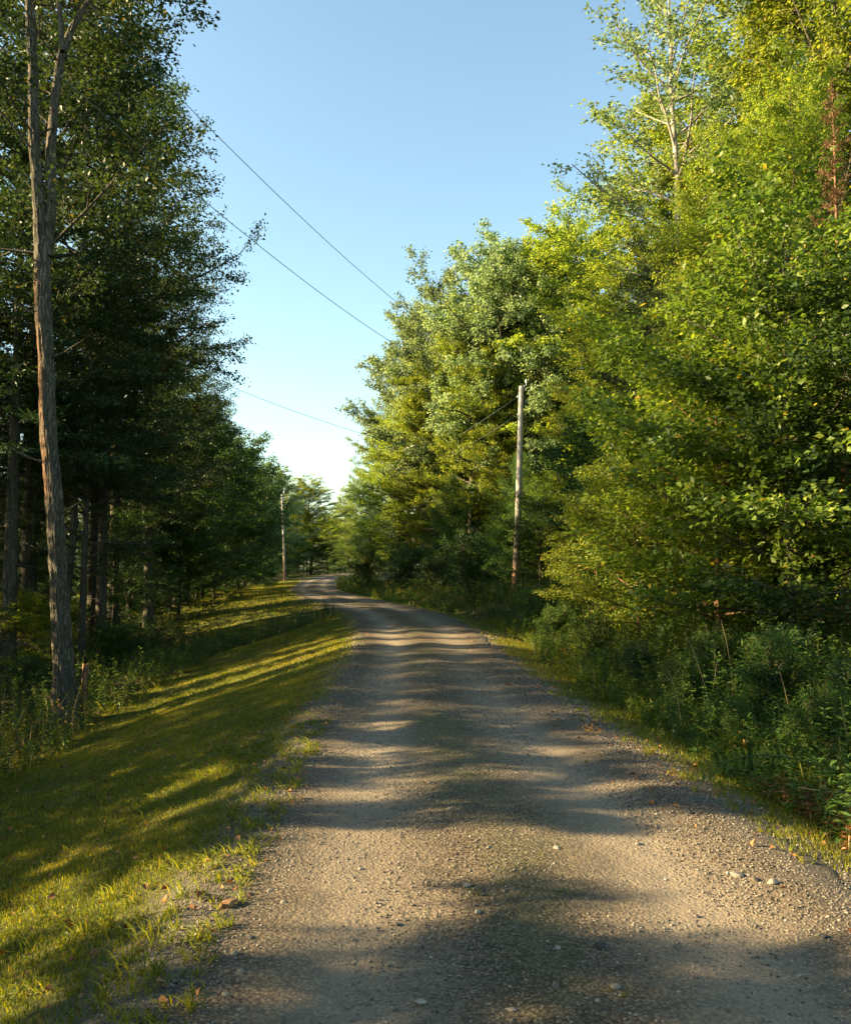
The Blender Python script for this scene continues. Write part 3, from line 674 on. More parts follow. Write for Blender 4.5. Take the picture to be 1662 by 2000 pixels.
# bare lower stems of the left wood that read as separate trunks
def stemtree(px0, py0, px1, py1, Y, w, lab, key='maple_a'):
    x, y, z = at(px0, py0, Y); z = float(H(x, y)); x2, _, z2 = at(px1, py1, Y)
    e = bpy.data.objects.new('broadleaf_tree', None); COL.objects.link(e); e.location = (x, y, z); tag(e, lab, 'tree', GL)
    n = 26; t = np.linspace(0, 1, n); g = np.random.default_rng(int(px0)); L = max(z2 - z, 12.)
    k = (x2 - x) / max(z2 - z, .1); r = w / 2 * Y / FPX
    pts = np.stack([k * L * t + np.cumsum(g.normal(0, .018, n)), np.cumsum(g.normal(0, .03, n)), -.3 + (L + .3) * t], 1)
    T = Tubes(); T.add(pts, r * (1 - .75 * t + .5 * np.exp(-t * 40)), 10)
    tr = Tree(int(px0) + 5); P = dict(LAY, R=3.5)
    for i in range(22):
        q = int(g.uniform(.38, .99) * n); a = i * 2.4; el = g.uniform(0, .8)
        tr.limb(pts[q], (math.cos(a) * math.cos(el), math.sin(a) * math.cos(el), math.sin(el)), g.uniform(1.6, 3.6), r * .3, 0, P)
    T.addraw(np.concatenate(tr.T.V), np.concatenate(tr.T.F)); T.build('trunk', M['bark'], e)
    V, F, rnd = tr.leaves(15000, .115, P); mk('crown', V, F3=F, mat=M['maple'], parent=e, rnd=rnd)
stemtree(176, 1262, 205, 560, 31, 27, 'dark straight trunk next right of the big ridged trunk')
stemtree(60, 1275, 75, 700, 29, 24, 'dark trunk left of the big ridged trunk')
stemtree(290, 1245, 282, 700, 37, 22, 'dark trunk standing alone near the left lawn')
stemtree(190, 1215, 240, 620, 38, 13, 'thin trunk just behind the dark straight one')
stemtree(226, 1250, 232, 760, 34, 10, 'slim trunk between the dark straight one and the lone one')
stemtree(365, 1190, 362, 800, 52, 9, 'slim trunk at the top of the left lawn edge')
stemtree(250, 1195, 262, 800, 44, 9, 'slim trunk half hidden deep between the others')
stemtree(8, 1290, 2, 800, 26, 12, 'thin pale trunk at the very left edge')

# broken snag by the big trunk
x, y, z = at(165, 1345, 17.5); z = float(H(x, y)); T = Tubes(); hz = at(165, 1298, 17.5)[2] - z
n = 12; tt_ = np.linspace(0, 1, n); pts = np.stack([.01 * tt_, 0 * tt_, -.2 + (hz + .2) * tt_], 1); V, F = tube(pts, .07 - .012 * tt_, 14)
V = V.reshape(n, 14, 3); V[-1, :, 2] += np.random.default_rng(3).uniform(-.05, .06, 14); V[..., :2] *= 1 + .12 * vnoise(np.arange(14)[None, :] * .9 + 0 * V[..., 0], V[..., 2] * 3, 5)[..., None]
cap = np.array([[ (n - 1) * 14 + i, (n - 1) * 14 + (i + 1) % 14, n * 14] for i in range(14)])
o = mk('tree_stump', np.concatenate([V.reshape(-1, 3), [[0, 0, hz - .03]]]), F3=cap, F4=F, mat=M['redbark']); o.location = (x, y, z)
tag(o, 'short broken stump just right of the foot of the big ridged trunk', 'stump')

# ------------------------------------------------------------------ utility poles and lines
def lathe(prof, k=20, cx=0, cy=0):
    pr = np.array(prof, float); a = np.arange(k) * 2 * math.pi / k
    V = np.stack([cx + pr[:, 0:1] * np.cos(a), cy + pr[:, 0:1] * np.sin(a), pr[:, 1:2] + 0 * a], -1); n = len(pr)
    i = np.arange(n - 1)[:, None] * k; j = np.arange(k)[None, :]; j2 = (j + 1) % k
    return V.reshape(-1, 3), np.stack([i + j, i + j2, i + k + j2, i + k + j], -1).reshape(-1, 4)
def boxv(c, s):
    c = np.array(c, float); s = np.array(s, float) / 2
    V = np.array([[x, y, z] for x in (-1, 1) for y in (-1, 1) for z in (-1, 1)]) * s + c
    return V, np.array([[0, 1, 3, 2], [4, 6, 7, 5], [0, 4, 5, 1], [2, 3, 7, 6], [0, 2, 6, 4], [1, 5, 7, 3]])
def pole(name, px0, py0, px1, py1, Y, w0, w1, label, guy):
    x, y, z = at(px0, py0, Y); z = float(H(x, y)); x1, _, z1 = at(px1, py1, Y); Ht = z1 - z; lx = (x1 - x) / Ht
    e = bpy.data.objects.new('utility_pole', None); COL.objects.link(e); e.location = (x, y, z); tag(e, label, 'utility pole', 'wooden utility poles')
    n = 40; t = np.linspace(0, 1, n); pts = np.stack([lx * Ht * t + .03 * np.sin(t * 4), 0 * t, -.4 + (Ht + .4) * t], 1); r = (w0 + (w1 - w0) * t) / 2
    T = Tubes(); T.add(pts, r, 20); V, F = lathe([(w1 / 2, 0), (w1 / 2 * .93, .02), (.001, .03)], 20); V = V + pts[-1]; T.addraw(V, F); T.build('pole_shaft', M['polewood'], e)
    tx = pts[-1, 0]
    T = Tubes(); V, F = boxv((tx + w1 / 2 + .03, 0, Ht - .12), (.05, .09, .42)); T.addraw(V, F); T.add(np.array([[tx + w1 / 2 + .06, 0, Ht - .05], [tx + w1 / 2 + .14, 0, Ht + .12], [tx + w1 / 2 + .14, 0, Ht + .22]]), [.015] * 3, 6); T.build('bracket', M['steel'], e, smooth=False)
    V, F = lathe([(.001, .0), (.05, .0), (.075, .03), (.045, .06), (.07, .09), (.04, .12), (.055, .16), (.03, .2), (.001, .21)], 14, tx + w1 / 2 + .14, 0); V[:, 2] += Ht + .2
    mk('insulator', V, F4=F, mat=M['porcelain'], parent=e, smooth=True)
    for dz in (.55, 1.55):
        V, F = lathe([(.001, -.05), (.045, -.05), (.028, 0), (.045, .05), (.001, .05)], 12, tx - w1 / 2 - .07, 0); V[:, 2] += Ht - dz; mk('insulator', V, F4=F, mat=M['porcelain'], parent=e, smooth=True)
        T = Tubes(); V, F = boxv((tx - w1 / 2 - .04, 0, Ht - dz), (.12, .04, .14)); T.addraw(V, F); T.build('bracket', M['steel'], e, smooth=False)
    T = Tubes(); T.add(np.stack([lx * Ht * t + .03 * np.sin(t * 4) + r + .006, 0 * t - .02, -.2 + (Ht - .3) * t], 1), [.006] * n, 5); T.build('ground_wire', M['wire'], e)
    if guy:
        a = np.array([tx + w1 / 2, 0, Ht - 1.2]); b = np.array(guy) - np.array((x, y, z)); T = Tubes(); T.add(np.stack([a, (a + b) / 2, b]), [.005] * 3, 5); T.build('guy_wire', M['wire'], e)
        d = (a - b) / np.linalg.norm(a - b); T = Tubes(); T.add(np.stack([b, b + d * 1.2, b + d * 2.4]), [.025] * 3, 8); T.build('guy_guard', M['guard'], e)
    return np.array((x + tx, y, z + Ht))
gp = at(1078, 1140, 44); gp = (gp[0], gp[1], float(H(gp[0], gp[1])))
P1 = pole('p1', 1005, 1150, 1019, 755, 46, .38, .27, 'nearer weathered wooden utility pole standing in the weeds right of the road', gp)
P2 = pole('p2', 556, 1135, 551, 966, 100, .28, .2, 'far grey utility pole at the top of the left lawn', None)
def wire(pts, label, r=.011):
    T = Tubes(); T.add(np.array(pts), [r] * len(pts), 5); o = T.build('power_line', M['wire']); tag(o, label, 'power line', 'overhead lines')
def quad(anchor, p1, p2, label):
    # same vertical plane for all three: x = -7.635 + .2725 y ; height is a hanging curve through three points
    pts = [anchor, p1, p2]; A = np.array([[p[1] ** 2, p[1], 1] for p in pts]); c = np.linalg.solve(A, np.array([p[2] for p in pts]))
    ys = np.linspace(46, -8, 90); wire([((-K0 + k * yy), yy, c[0] * yy * yy + c[1] * yy + c[2]) for yy in ys], label, .009)
k = .36; K0 = 46 * k - P1[0]
def onplane(px, py):
    a, f, u = ray(px, py); d = K0 / (k * f - a); return (a * d, f * d, EYE + u * d)
quad(tuple(P1 + (.1, 0, .3)), onplane(430, 270), onplane(775, 590), 'uppermost overhead wire crossing the sky from the upper left')
quad(tuple(P1 + (-.2, 0, -.55)), onplane(415, 405), onplane(760, 665), 'second overhead wire crossing the sky below the uppermost')
aa, bb, c_ = P1 + (-.2, 0, -4.6), np.array(at(690, 842, 44.07)), np.array(at(415, 740, 42.5)); ab = [aa, bb, c_]
cx = np.polyfit([p[0] for p in ab], [p[2] for p in ab], 2); wire([(q, 46 - (P1[0] - q) * .222, np.polyval(cx, q)) for q in np.linspace(aa[0], -15, 40)], 'lowest single wire between the left and right woods', .012)
for dz1, dz2, lab in ((-.55, -.3, 'upper wire running from the near utility pole to the far one'), (-1.55, -1.2, 'lower wire running from the near utility pole to the far one')):
    a = P1 + (-.2, 0, dz1); b = P2 + (0, 0, dz2); wire([a + (b - a) * s + np.array((0, 0, -1.9 * 4 * s * (1 - s))) for s in np.linspace(0, 1, 30)], lab, .008)
for dz, lab in ((-.1, 'upper far wire leaving the far utility pole to the right'), (-1.1, 'lower far wire leaving the far utility pole to the right')):
    a = P2 + (.1, 0, dz); b = np.array((-2., 150., P2[2] + 1 + dz)); wire([a + (b - a) * s + np.array((0, 0, -.8 * 4 * s * (1 - s))) for s in np.linspace(0, 1, 16)], lab, .018)

# ------------------------------------------------------------------ grass, weeds, pebbles (nobody could count them)
g = np.random.default_rng(99)
def sample(n, x0, x1, y0, y1): return g.uniform(x0, x1, n), g.uniform(y0, y1, n)
def blades(x, y, h, w, lean=.5):
    n = len(x); z = H(x, y) - .004; a = g.uniform(0, 6.28, n); b = g.uniform(0, 6.28, n)
    s = np.stack([np.cos(a), np.sin(a), 0 * a], 1) * w[:, None] / 2; l = np.stack([np.cos(b), np.sin(b), 0 * b], 1) * (h * g.uniform(.1, lean * 1.6, n))[:, None]
    p = np.stack([x, y, z], 1); up = np.array([0, 0, 1.]) * h[:, None]
    v = np.stack([p - s, p + s, p + .55 * up + .3 * l + s * .75, p + .55 * up + .3 * l - s * .75, p + up * .92 + l], 1)
    i = np.arange(n)[:, None] * 5; return v.reshape(-1, 3), i + np.array([2, 3, 4]), i + np.array([0, 1, 2, 3])
Vs, T3, T4, Rn = [], [], [], []; off = 0
def grass_zone(n, y0, y1, x0, x1, hs, ws, keep):
    global off
    x, y = sample(n, x0, x1, y0, y1); k = keep(x, y); m_ = g.random(n) < k; x, y = x[m_], y[m_]
    big = vnoise(x * 1.6, y * 1.6, 21); n = len(x)
    h = hs * g.uniform(.5, 1.2, n) * (.7 + .7 * big); w = ws * g.uniform(.7, 1.3, n)
    V, a, b = blades(x, y, h, w); Vs.append(V); T3.append(a + off); T4.append(b + off); off += len(V)
    r = np.clip(.25 + .5 * vnoise(x * .7, y * .7, 23) + .35 * (vnoise(x * 3, y * 3, 26) - .5) + g.normal(0, .13, n), 0, .9); r = np.where(g.random(n) < .05, 1.0, r); Rn.append(np.repeat(r, 5))
def keepL(x, y):
    d = XL(y) - x; rg = fbm(x * 1.8, y * 1.8, 33) * .35
    return np.clip(sstep(-.12, .75, d + rg) * (.45 + .8 * vnoise(x * 2.5, y * 2.5, 35)), 0, 1) * (1 - sstep(-.2, .8, d - LW(y))) * ((swale(x, y) > .8) | (d < .3))
def keepR(x, y):
    d = x - XR(y); rg = fbm(x * 1.8, y * 1.8, 34) * .3; w = np.interp(y, [0, 5, 9, 20, 26, 40], [.8, .7, .8, 1.3, 2.0, 1.0])
    return np.clip(sstep(0, .55, d + rg) * (.4 + .7 * vnoise(x * 3, y * 3, 36)), 0, 1) * (1 - sstep(-.1, .4, d - w))
grass_zone(120000, 2.2, 8, -5.4, -.7, .045, .005, keepL)
grass_zone(90000, 8, 16, -6.8, -.9, .045, .008, keepL)
grass_zone(95000, 16, 34, -8.5, -1.2, .05, .015, keepL)
grass_zone(110000, 30, 95, -22, -2.5, .08, .035, keepL)
grass_zone(16000, 3, 8, 1.7, 3.4, .06, .0055, keepR)
grass_zone(16000, 8, 20, 1.4, 3.2, .07, .010, keepR)
grass_zone(22000, 20, 60, -6, 4.0, .08, .03, keepR)
# coarse crabgrass tufts on the shoulder
def tufts(cx, cy, nb, hh, ww):
    global off
    cx = np.repeat(cx, nb); cy = np.repeat(cy, nb); n = len(cx); hh = np.repeat(hh, nb); a = g.uniform(0, 6.28, n)
    x = cx + g.normal(0, .02, n); y = cy + g.normal(0, .02, n); z = H(x, y); L = hh * g.uniform(.6, 1.2, n); d = np.stack([np.cos(a), np.sin(a), 0 * a], 1); s = np.stack([-np.sin(a), np.cos(a), 0 * a], 1) * ww / 2
    p = np.stack([x, y, z], 1); e1 = g.uniform(.5, 1.2, n)[:, None]; up = np.array([[0, 0, 1.]])
    q = p + (d * np.cos(e1) + up * np.sin(e1)) * L[:, None] * .55; tip = q + (d * np.cos(e1 * .3) + up * np.sin(e1 * .3)) * L[:, None] * .5
    v = np.stack([p - s * .6, p + s * .6, q + s, q - s, tip], 1); i = off + np.arange(n)[:, None] * 5
    Vs.append(v.reshape(-1, 3)); T3.append(i + np.array([2, 3, 4])); T4.append(i + np.array([0, 1, 2, 3])); off += n * 5
    Rn.append(np.repeat(np.clip(g.normal(.48, .16, n), 0, .95), 5))
ty = g.uniform(2.6, 9, 420); tx = XL(ty) - g.exponential(.5, 420) + .12; tufts(tx, ty, 13, g.uniform(.05, .12, 420), .007)
ty = g.uniform(3.5, 12, 110); tx = XR(ty) + g.exponential(.35, 110) + .05; tufts(tx, ty, 10, g.uniform(.06, .12, 110), .008)
sp = [(1060, 1690), (1020, 1705), (985, 1685), (990, 1740), (925, 1757), (1100, 1755), (910, 1520), (1195, 1965), (1090, 1345)]
gp_ = np.array([on_ground(*q)[:2] for q in sp]); tufts(gp_[:, 0], gp_[:, 1], 16, np.full(len(sp), .075), .006)
q_ = 170; ty = g.uniform(4, 38, q_); tx = XL(ty) + (XR(ty) - XL(ty)) * g.normal(.49, .05, q_); tufts(tx, ty, 7, g.uniform(.02, .05, q_), .006)
# longer arching grass among the right hand weeds
q_ = 900; ty = g.uniform(4.4, 30, q_); tx = XR(ty) + g.uniform(.5, 3.2, q_) + .03 * ty; tufts(tx, ty, 12, g.uniform(.25, .6, q_), .008)
q_ = 260; ty = g.uniform(9, 30, q_); tx = XL(ty) - LW(ty) - g.uniform(-.2, 2, q_); tufts(tx, ty, 12, g.uniform(.2, .5, q_), .010)
gr = mk('grass', np.concatenate(Vs), F3=np.concatenate(T3), F4=np.concatenate(T4), mat=M['grass'], rnd=np.concatenate(Rn)); tag(gr, 'short mown grass on the sloping verges beside the road', 'grass', kind='stuff')

def weeds(name, x, y, h, K, L, W, label, bloom=.15, z_off=0, stemmat='weedstem', leafm='weed', bend=.45):
    n = len(x); z = H(x, y) + z_off; a = g.uniform(0, 6.28, n); b = g.uniform(0, bend, n) * h; lean = np.stack([np.cos(a) * b, np.sin(a) * b, h], 1); p = np.stack([x, y, z], 1)
    # stems: thin three sided strips
    s = np.stack([np.cos(a + 1.57), np.sin(a + 1.57), 0 * a], 1) * (.0022 + .0002 * y)[:, None]; mid = p + lean * .55 + np.array([0, 0, .0]); v = np.stack([p - s, p + s, mid + s * .8 - lean * [1, 1, 0] * .2, mid - s * .8 - lean * [1, 1, 0] * .2, p + lean], 1)
    i = np.arange(n)[:, None] * 5; mk(name + '_stems', v.reshape(-1, 3), F3=i + np.array([2, 3, 4]), F4=i + np.array([0, 1, 2, 3]), mat=M[stemmat], rnd=np.repeat(g.random(n), 5)); so_ = bpy.context.scene.objects[-1] if False else None
    st = COL.objects[-1]
    idx = np.repeat(np.arange(n), K); m_ = len(idx); u = np.tile(np.linspace(.12, 1, K), n) + g.normal(0, .02, m_); q = p[idx] + lean[idx] * u[:, None] - lean[idx] * [1, 1, 0] * (u * (1 - u))[:, None]
    ph = np.tile(np.arange(K) * 2.4, n) + g.uniform(0, 6.28, n)[idx]; el = .55 - .5 * g.random(m_) + (u - .5) * .9
    d = np.stack([np.cos(ph) * np.cos(el), np.sin(ph) * np.cos(el), np.sin(el)], 1); nn = np.array([[0, 0, 1.]]) + g.normal(0, .3, (m_, 3)); sz = L * g.uniform(.6, 1.2, m_) * (1.15 - .5 * u) * (.7 + .3 * h[idx])
    V, F = kites(q, d, unit(nn), sz, sz * W, .1, .35); r = np.clip(g.random(n)[idx] * .6 + g.random(m_) * .35, 0, 1)
    o = mk(name, V, F3=F, mat=M[leafm], rnd=np.repeat(r, 4)); tag(o, label, 'undergrowth', kind='stuff'); st.name = 'weed_stems'; st.parent = o
    fl = np.where(g.random(n) < bloom)[0]
    if len(fl):
        nb = 26; id2 = np.repeat(fl, nb); m2 = len(id2); tp = p[id2] + lean[id2] + g.normal(0, 1, (m2, 3)) * [.05, .05, .05] - np.array([0, 0, .05]); dd = g.normal(0, 1, (m2, 3))
        V, F = kites(tp, unit(dd), unit(g.normal(0, 1, (m2, 3))), np.full(m2, .035), np.full(m2, .022)); mk('goldenrod_blooms', V, F3=F, mat=M['flower'], rnd=np.repeat(g.random(m2), 4), parent=o)
    return o
def wzone(n, y0, y1, d0, d1, side, pw=1.0):
    y = g.uniform(y0, y1, n); d = d0 + (d1 - d0) * g.random(n) ** pw
    edge = fbm(y * .9, y * 0 + side, 51) * .25
    return (XR(y) + d + edge if side > 0 else XL(y) - LW(y) - d - edge), y
xs, ys, hs = [], [], []
def wd(n, y0, y1, a, b, h0, h1, pw=1.0):
    x, y = wzone(n, y0, y1, a, b, 1, pw); xs.append(x); ys.append(y); hs.append(.8 * g.uniform(h0, h1, n) * (.55 + .45 * sstep(0, 1.2, x - XR(y) - a)) * (.35 + 1.0 * vnoise(x * .8, y * .8, 55)))
wd(520, 4.4, 10, .65, 4.5, .6, 1.3); wd(300, 10, 16, .75, 5.5, .5, 1.25); wd(350, 16, 23, 1.1, 5.5, .5, 1.25); wd(600, 23, 40, 2.0, 7.5, .6, 1.2)
weeds('undergrowth', np.concatenate(xs), np.concatenate(ys), np.concatenate(hs), 26, .12, .2, 'dense dark green weeds with narrow leaves along the right side of the road', .008)
xs, ys, hs = [], [], []
wd(1100, 36, 64, .5, 5, .5, 1.1); wd(700, 60, 110, .3, 4, .6, 1.4)
weeds('undergrowth', np.concatenate(xs), np.concatenate(ys), np.concatenate(hs), 16, .16, .24, 'tall weeds and goldenrod on the inside of the far bend', .16)
x, y = wzone(1500, 5, 32, -.1, 5.5, -1, 1.2); weeds('undergrowth', x, y, g.uniform(.35, .95, len(x)) * (.5 + .7 * vnoise(x * .8, y * .8, 57)), 22, .11, .26, 'weeds and ferns at the foot of the left lawn under the trees', .01)
t_ = g.random(700); c_ = SWA + (SWB - SWA) * t_[:, None]; x = c_[:, 0] + g.normal(0, .7, 700); y = c_[:, 1] + g.normal(0, .7, 700); k_ = x < XL(y) - .15
weeds('undergrowth', x[k_], y[k_], g.uniform(.35, .8, k_.sum()), 18, .12, .22, 'dark strip of uncut weeds in the hollow between the two lawns', .02, leafm='dark')
x, y = wzone(1300, 30, 100, -.2, 9, -1, 1.0); weeds('undergrowth', x, y, g.uniform(.3, .9, len(x)), 12, .2, .3, 'low plants on the forest floor beyond the left lawn', .03)
# dry russet ferns and stalks
x = g.uniform(-9.5, -4.4, 420); y = g.uniform(9.0, 16.5, 420); k_ = x < XL(y) - LW(y) + .2; weeds('undergrowth', x[k_], y[k_], g.uniform(.5, .95, k_.sum()), 18, .09, .2, 'sunlit dry yellow brown stalks left of the near lawn', .05, bend=.9, leafm='grass', stemmat='drystalk')
x = g.uniform(2.45, 3.6, 130); y = g.uniform(5.1, 6.4, 130); weeds('undergrowth', x, y, g.uniform(.08, .24, 130), 16, .08, .22, 'rust brown dead ferns at the foot of the near right weeds', 0, bend=1.4, leafm='fallen', stemmat='drystalk')

xs, ys, hs = [], [], []
wd(900, 4.6, 12, .6, 4.5, .5, 1.15); wd(500, 12, 20, .9, 6, .5, 1.3); wd(700, 20, 34, 1.8, 7, .5, 1.3)
weeds('undergrowth', np.concatenate(xs), np.concatenate(ys), np.concatenate(hs), 26, .085, .55, 'broad leaved low plants mixed into the weeds right of the road', .0)
# forest floor seedlings
def floor(n, side):
    y = g.uniform(8, 70, n); d = g.uniform(2, 20, n); x = XR(y) + 2 + d if side > 0 else XL(y) - LW(y) - d
    z = H(x, y) + g.uniform(.02, .6, n) ** 1.5; dd = g.normal(0, 1, (n, 3)); dd[:, 2] *= .3; nn = g.normal(0, .4, (n, 3)); nn[:, 2] += 1; sz = g.uniform(.06, .14, n) * (1 + y / 60)
    return kites(np.stack([x, y, z], 1), unit(dd), unit(nn), sz, sz * .6), n
for side, lab in ((1, 'seedlings and leafy ground cover under the right wood'), (-1, 'seedlings and leafy ground cover under the left wood')):
    (V, F), n = floor(26000, side); o = mk('ground_cover', V, F3=F, mat=M['maple'], rnd=np.repeat(g.random(n) * .9, 4)); tag(o, lab, 'ground cover', kind='stuff')

# fallen leaves on lawn, verge and road edge
q_ = 2600; y = g.uniform(2.5, 26, q_); x = np.where(g.random(q_) < .72, XL(y) + .2 - g.random(q_) ** 1.2 * 4.6, XR(y) + g.uniform(-.5, 1.2, q_)); z = H(x, y) + g.uniform(.012, .04, q_)
dd = g.normal(0, 1, (q_, 3)); dd[:, 2] *= .25; nn = g.normal(0, .5, (q_, 3)); nn[:, 2] += 1; sz = g.uniform(.02, .055, q_)
V, F = kites(np.stack([x, y, z], 1), unit(dd), unit(nn), sz, sz * .7, .25, .3); tag(mk('fallen_leaves', V, F3=F, mat=M['fallen'], rnd=np.repeat(g.random(q_), 4)), 'small brown fallen leaves scattered on the grass and road edges', 'fallen leaves', kind='stuff')
# loose pebbles
def pebbles(n, y0, y1, s0, s1, lab):
    y = y0 + (y1 - y0) * g.random(n) ** 1.6; xa = XL(y) - .25; xb = XR(y) + .4; x = xa + (xb - xa) * g.random(n); U_ = (x - xa) / (xb - xa)
    k = g.random(n) < (.45 + .55 * (U_ > .72) + .3 * (U_ < .15)) ; x, y = x[k], y[k]; n = len(x); s = s0 + (s1 - s0) * g.random(n) ** 4
    s = s * (1 + y * .06); z = road_z(x, y) + s * .12
    base = np.array([[1, 0, 0], [0, 1, 0], [-1, 0, 0], [0, -1, 0], [0, 0, .62], [0, 0, -.5]], float)
    v = base[None] * g.uniform(.6, 1.25, (n, 6, 1)) + g.normal(0, .15, (n, 6, 3)); a = g.uniform(0, 6.28, n); c, s_ = np.cos(a)[:, None], np.sin(a)[:, None]
    v = np.stack([v[..., 0] * c - v[..., 1] * s_, v[..., 0] * s_ + v[..., 1] * c, v[..., 2]], -1) * s[:, None, None] + np.stack([x, y, z], 1)[:, None]
    f = np.array([[0, 1, 4], [1, 2, 4], [2, 3, 4], [3, 0, 4], [1, 0, 5], [2, 1, 5], [3, 2, 5], [0, 3, 5]]); F = (np.arange(n)[:, None, None] * 6 + f).reshape(-1, 3)
    o = mk('gravel', v.reshape(-1, 3), F3=F, mat=M['pebble'], rnd=np.repeat(np.clip(g.normal(.36, .18, n), 0, 1), 6), smooth=True); tag(o, lab, 'gravel', kind='stuff')
pebbles(210000, 2.3, 15, .0022, .0085, 'loose gravel scattered over the road')

# single stones
ST = [(445, 1772, 24, 'brownstone', 'brown rock at the left grass edge near the camera'), (1438, 1712, 15, 'stone', 'largest pale stone on the right shoulder'), (1510, 1732, 12, 'stone', 'pale stone right of the largest one on the right shoulder'),
      (1343, 1590, 10, 'darkstone', 'near black stone at the right road edge'), (1245, 1648, 8, 'stone', 'small stone in the lit band right of centre'), (822, 1960, 13, 'stone', 'pale rounded stone near the bottom centre of the road'),
      (1085, 1943, 11, 'stone', 'rounded stone at the bottom, left of the tuft of grass'), (1203, 1945, 13, 'stone', 'angular pale stone beside the bottom tuft of grass'), (1168, 1975, 10, 'stone', 'pale stone at the bottom just below the angular one'),
      (932, 1793, 8, 'stone', 'stone in the shade just below the broad lit band'), (1088, 1866, 8, 'stone', 'grey stone in the lower middle of the road'), (458, 1868, 10, 'stone', 'flat pale pebble in the shade below the brown rock'),
      (470, 1900, 10, 'stone', 'white pebble lying lower left of the road'), (527, 1745, 7, 'stone', 'small pale stone near the left edge of the lit band'), (553, 1768, 9, 'stone', 'flat stone right of the brown rock'),
      (955, 1670, 7, 'stone', 'pale stone at the upper rim of the lit band'), (1088, 1668, 8, 'stone', 'flat pale stone above the grass sprigs in the lit band'), (1475, 1725, 9, 'stone', 'stone between the two pale ones on the right shoulder'),
      (912, 1740, 8, 'stone', 'stone beside the grass sprig left of centre'), (775, 1805, 8, 'stone', 'stone on the left wheel track in the shade'), (490, 1835, 7, 'darkstone', 'dark pebble near the left edge below the brown rock'),
      (1360, 1785, 8, 'stone', 'stone in the shade of the right lane'), (1170, 1862, 16, 'darkstone', 'flat dark stone beside the grey one in the lower middle'), (1610, 1838, 9, 'darkstone', 'dark stone near the lower right corner'),
      (1240, 1560, 6, 'stone', 'small stone by the right grass edge'), (705, 1695, 7, 'stone', 'small stone at the left of the broad lit band'), (1000, 1990, 10, 'stone', 'stone cut by the bottom edge'), (440, 1945, 8, 'stone', 'grey pebble at the lower left shoulder')]
ICO = bpy.data.meshes.new('ico')
import bmesh
bm = bmesh.new(); bmesh.ops.create_icosphere(bm, subdivisions=3, radius=1); IV = np.array([v.co[:] for v in bm.verts]); IF = np.array([[v.index for v in f.verts] for f in bm.faces]); bm.free(); bpy.data.meshes.remove(ICO)
for i, (px, py, hw, mt, lab) in enumerate(ST):
    x, y, z = on_ground(px, py); d = y; r = hw * d / FPX * .95; gg = np.random.default_rng(i + 200); V = IV.copy()
    for _ in range(9):
        nn = unit(gg.normal(0, 1, 3)); cut = gg.uniform(.55, .85); dd = V @ nn; V = V - np.maximum(dd - cut, 0)[:, None] * nn * .85
    V = V * (1 + .07 * fbm(IV[:, 0] * 2.5 + i * 3, IV[:, 1] * 2.5 + IV[:, 2] * 2, i))[:, None]; V = V * np.array([1, gg.uniform(.6, .9), gg.uniform(.42, .62)]) * r
    z = float(road_z(np.array(x), np.array(y)))
    o = mk('stone', V, F3=IF, mat=M[mt], smooth=True); o.location = (x, y, z + r * .18); o.rotation_euler = (gg.uniform(-.15, .15), gg.uniform(-.15, .15), gg.uniform(0, 6.28)); tag(o, lab, 'stone', 'stones on the road')

# ------------------------------------------------------------------ bushes and single plants
for key, px, Y, yt, w, lab in [
    ('bush_a', 916, 38, 1050, 1.0, 'dark rounded bush beside the near utility pole'), ('bush_a', 795, 52, 1075, 1.35, 'broad dark bush left of the rounded one'),
    ('bush_a', 850, 47, 1095, 1.2, 'low dark bush between the broad one and the rounded one'), ('bush_b', 712, 62, 1080, .8, 'light green bush at the inner side of the far bend'),
    ('bush_b', 1085, 20, 1195, 1.1, 'leafy green bush at the front of the right weeds beyond the streaks'), ('bush_b', 1170, 15.5, 1215, 1.0, 'low green bush in the right weeds in front of the lit maple boughs'),
    ('bush_b', 1330, 10.5, 1300, .9, 'shaded bush in the middle of the right weeds'), ('bush_b', 1600, 7.6, 1370, .8, 'bush with yellow green leaves in the near right weeds'),
    ('bush_b', 1500, 9.5, 1260, 1.0, 'dark bush behind the near right weeds'), ('bush_a', 1130, 36, 1080, 1.3, 'dark bush in the shade right of the near utility pole'),
    ('bush_a', 1240, 12.5, 1265, 1.1, 'small dark bush low in the right weeds left of the shaded one'), ('bush_b', 1430, 8.6, 1375, .7, 'small leafy bush just behind the arching stem on the right'),
    ('bush_a', 1650, 9.0, 1300, 1.0, 'dark bush at the right edge of the near weeds'), ('bush_b', 1050, 24, 1165, 1.2, 'low leafy bush at the far end of the near right weeds'),
    ('bush_b', 1390, 11.5, 1250, 1.1, 'leafy bush in front of the dark hollow on the right'), ('bush_a', 1545, 11, 1235, 1.2, 'dark bush below the branching stems near the right edge'),
    ('bush_b', 230, 25, 1230, 1.3, 'leafy bush between the dark trunks on the left'), ('bush_a', 60, 21, 1290, 1.5, 'shaded bush behind the big ridged trunk')]:
    x = at(px, HORIZON, Y)[0]; plant(key, x, Y, at(px, yt, Y)[2] - float(H(x, Y)), wide=w, label=lab, group='bushes at the wood edge')

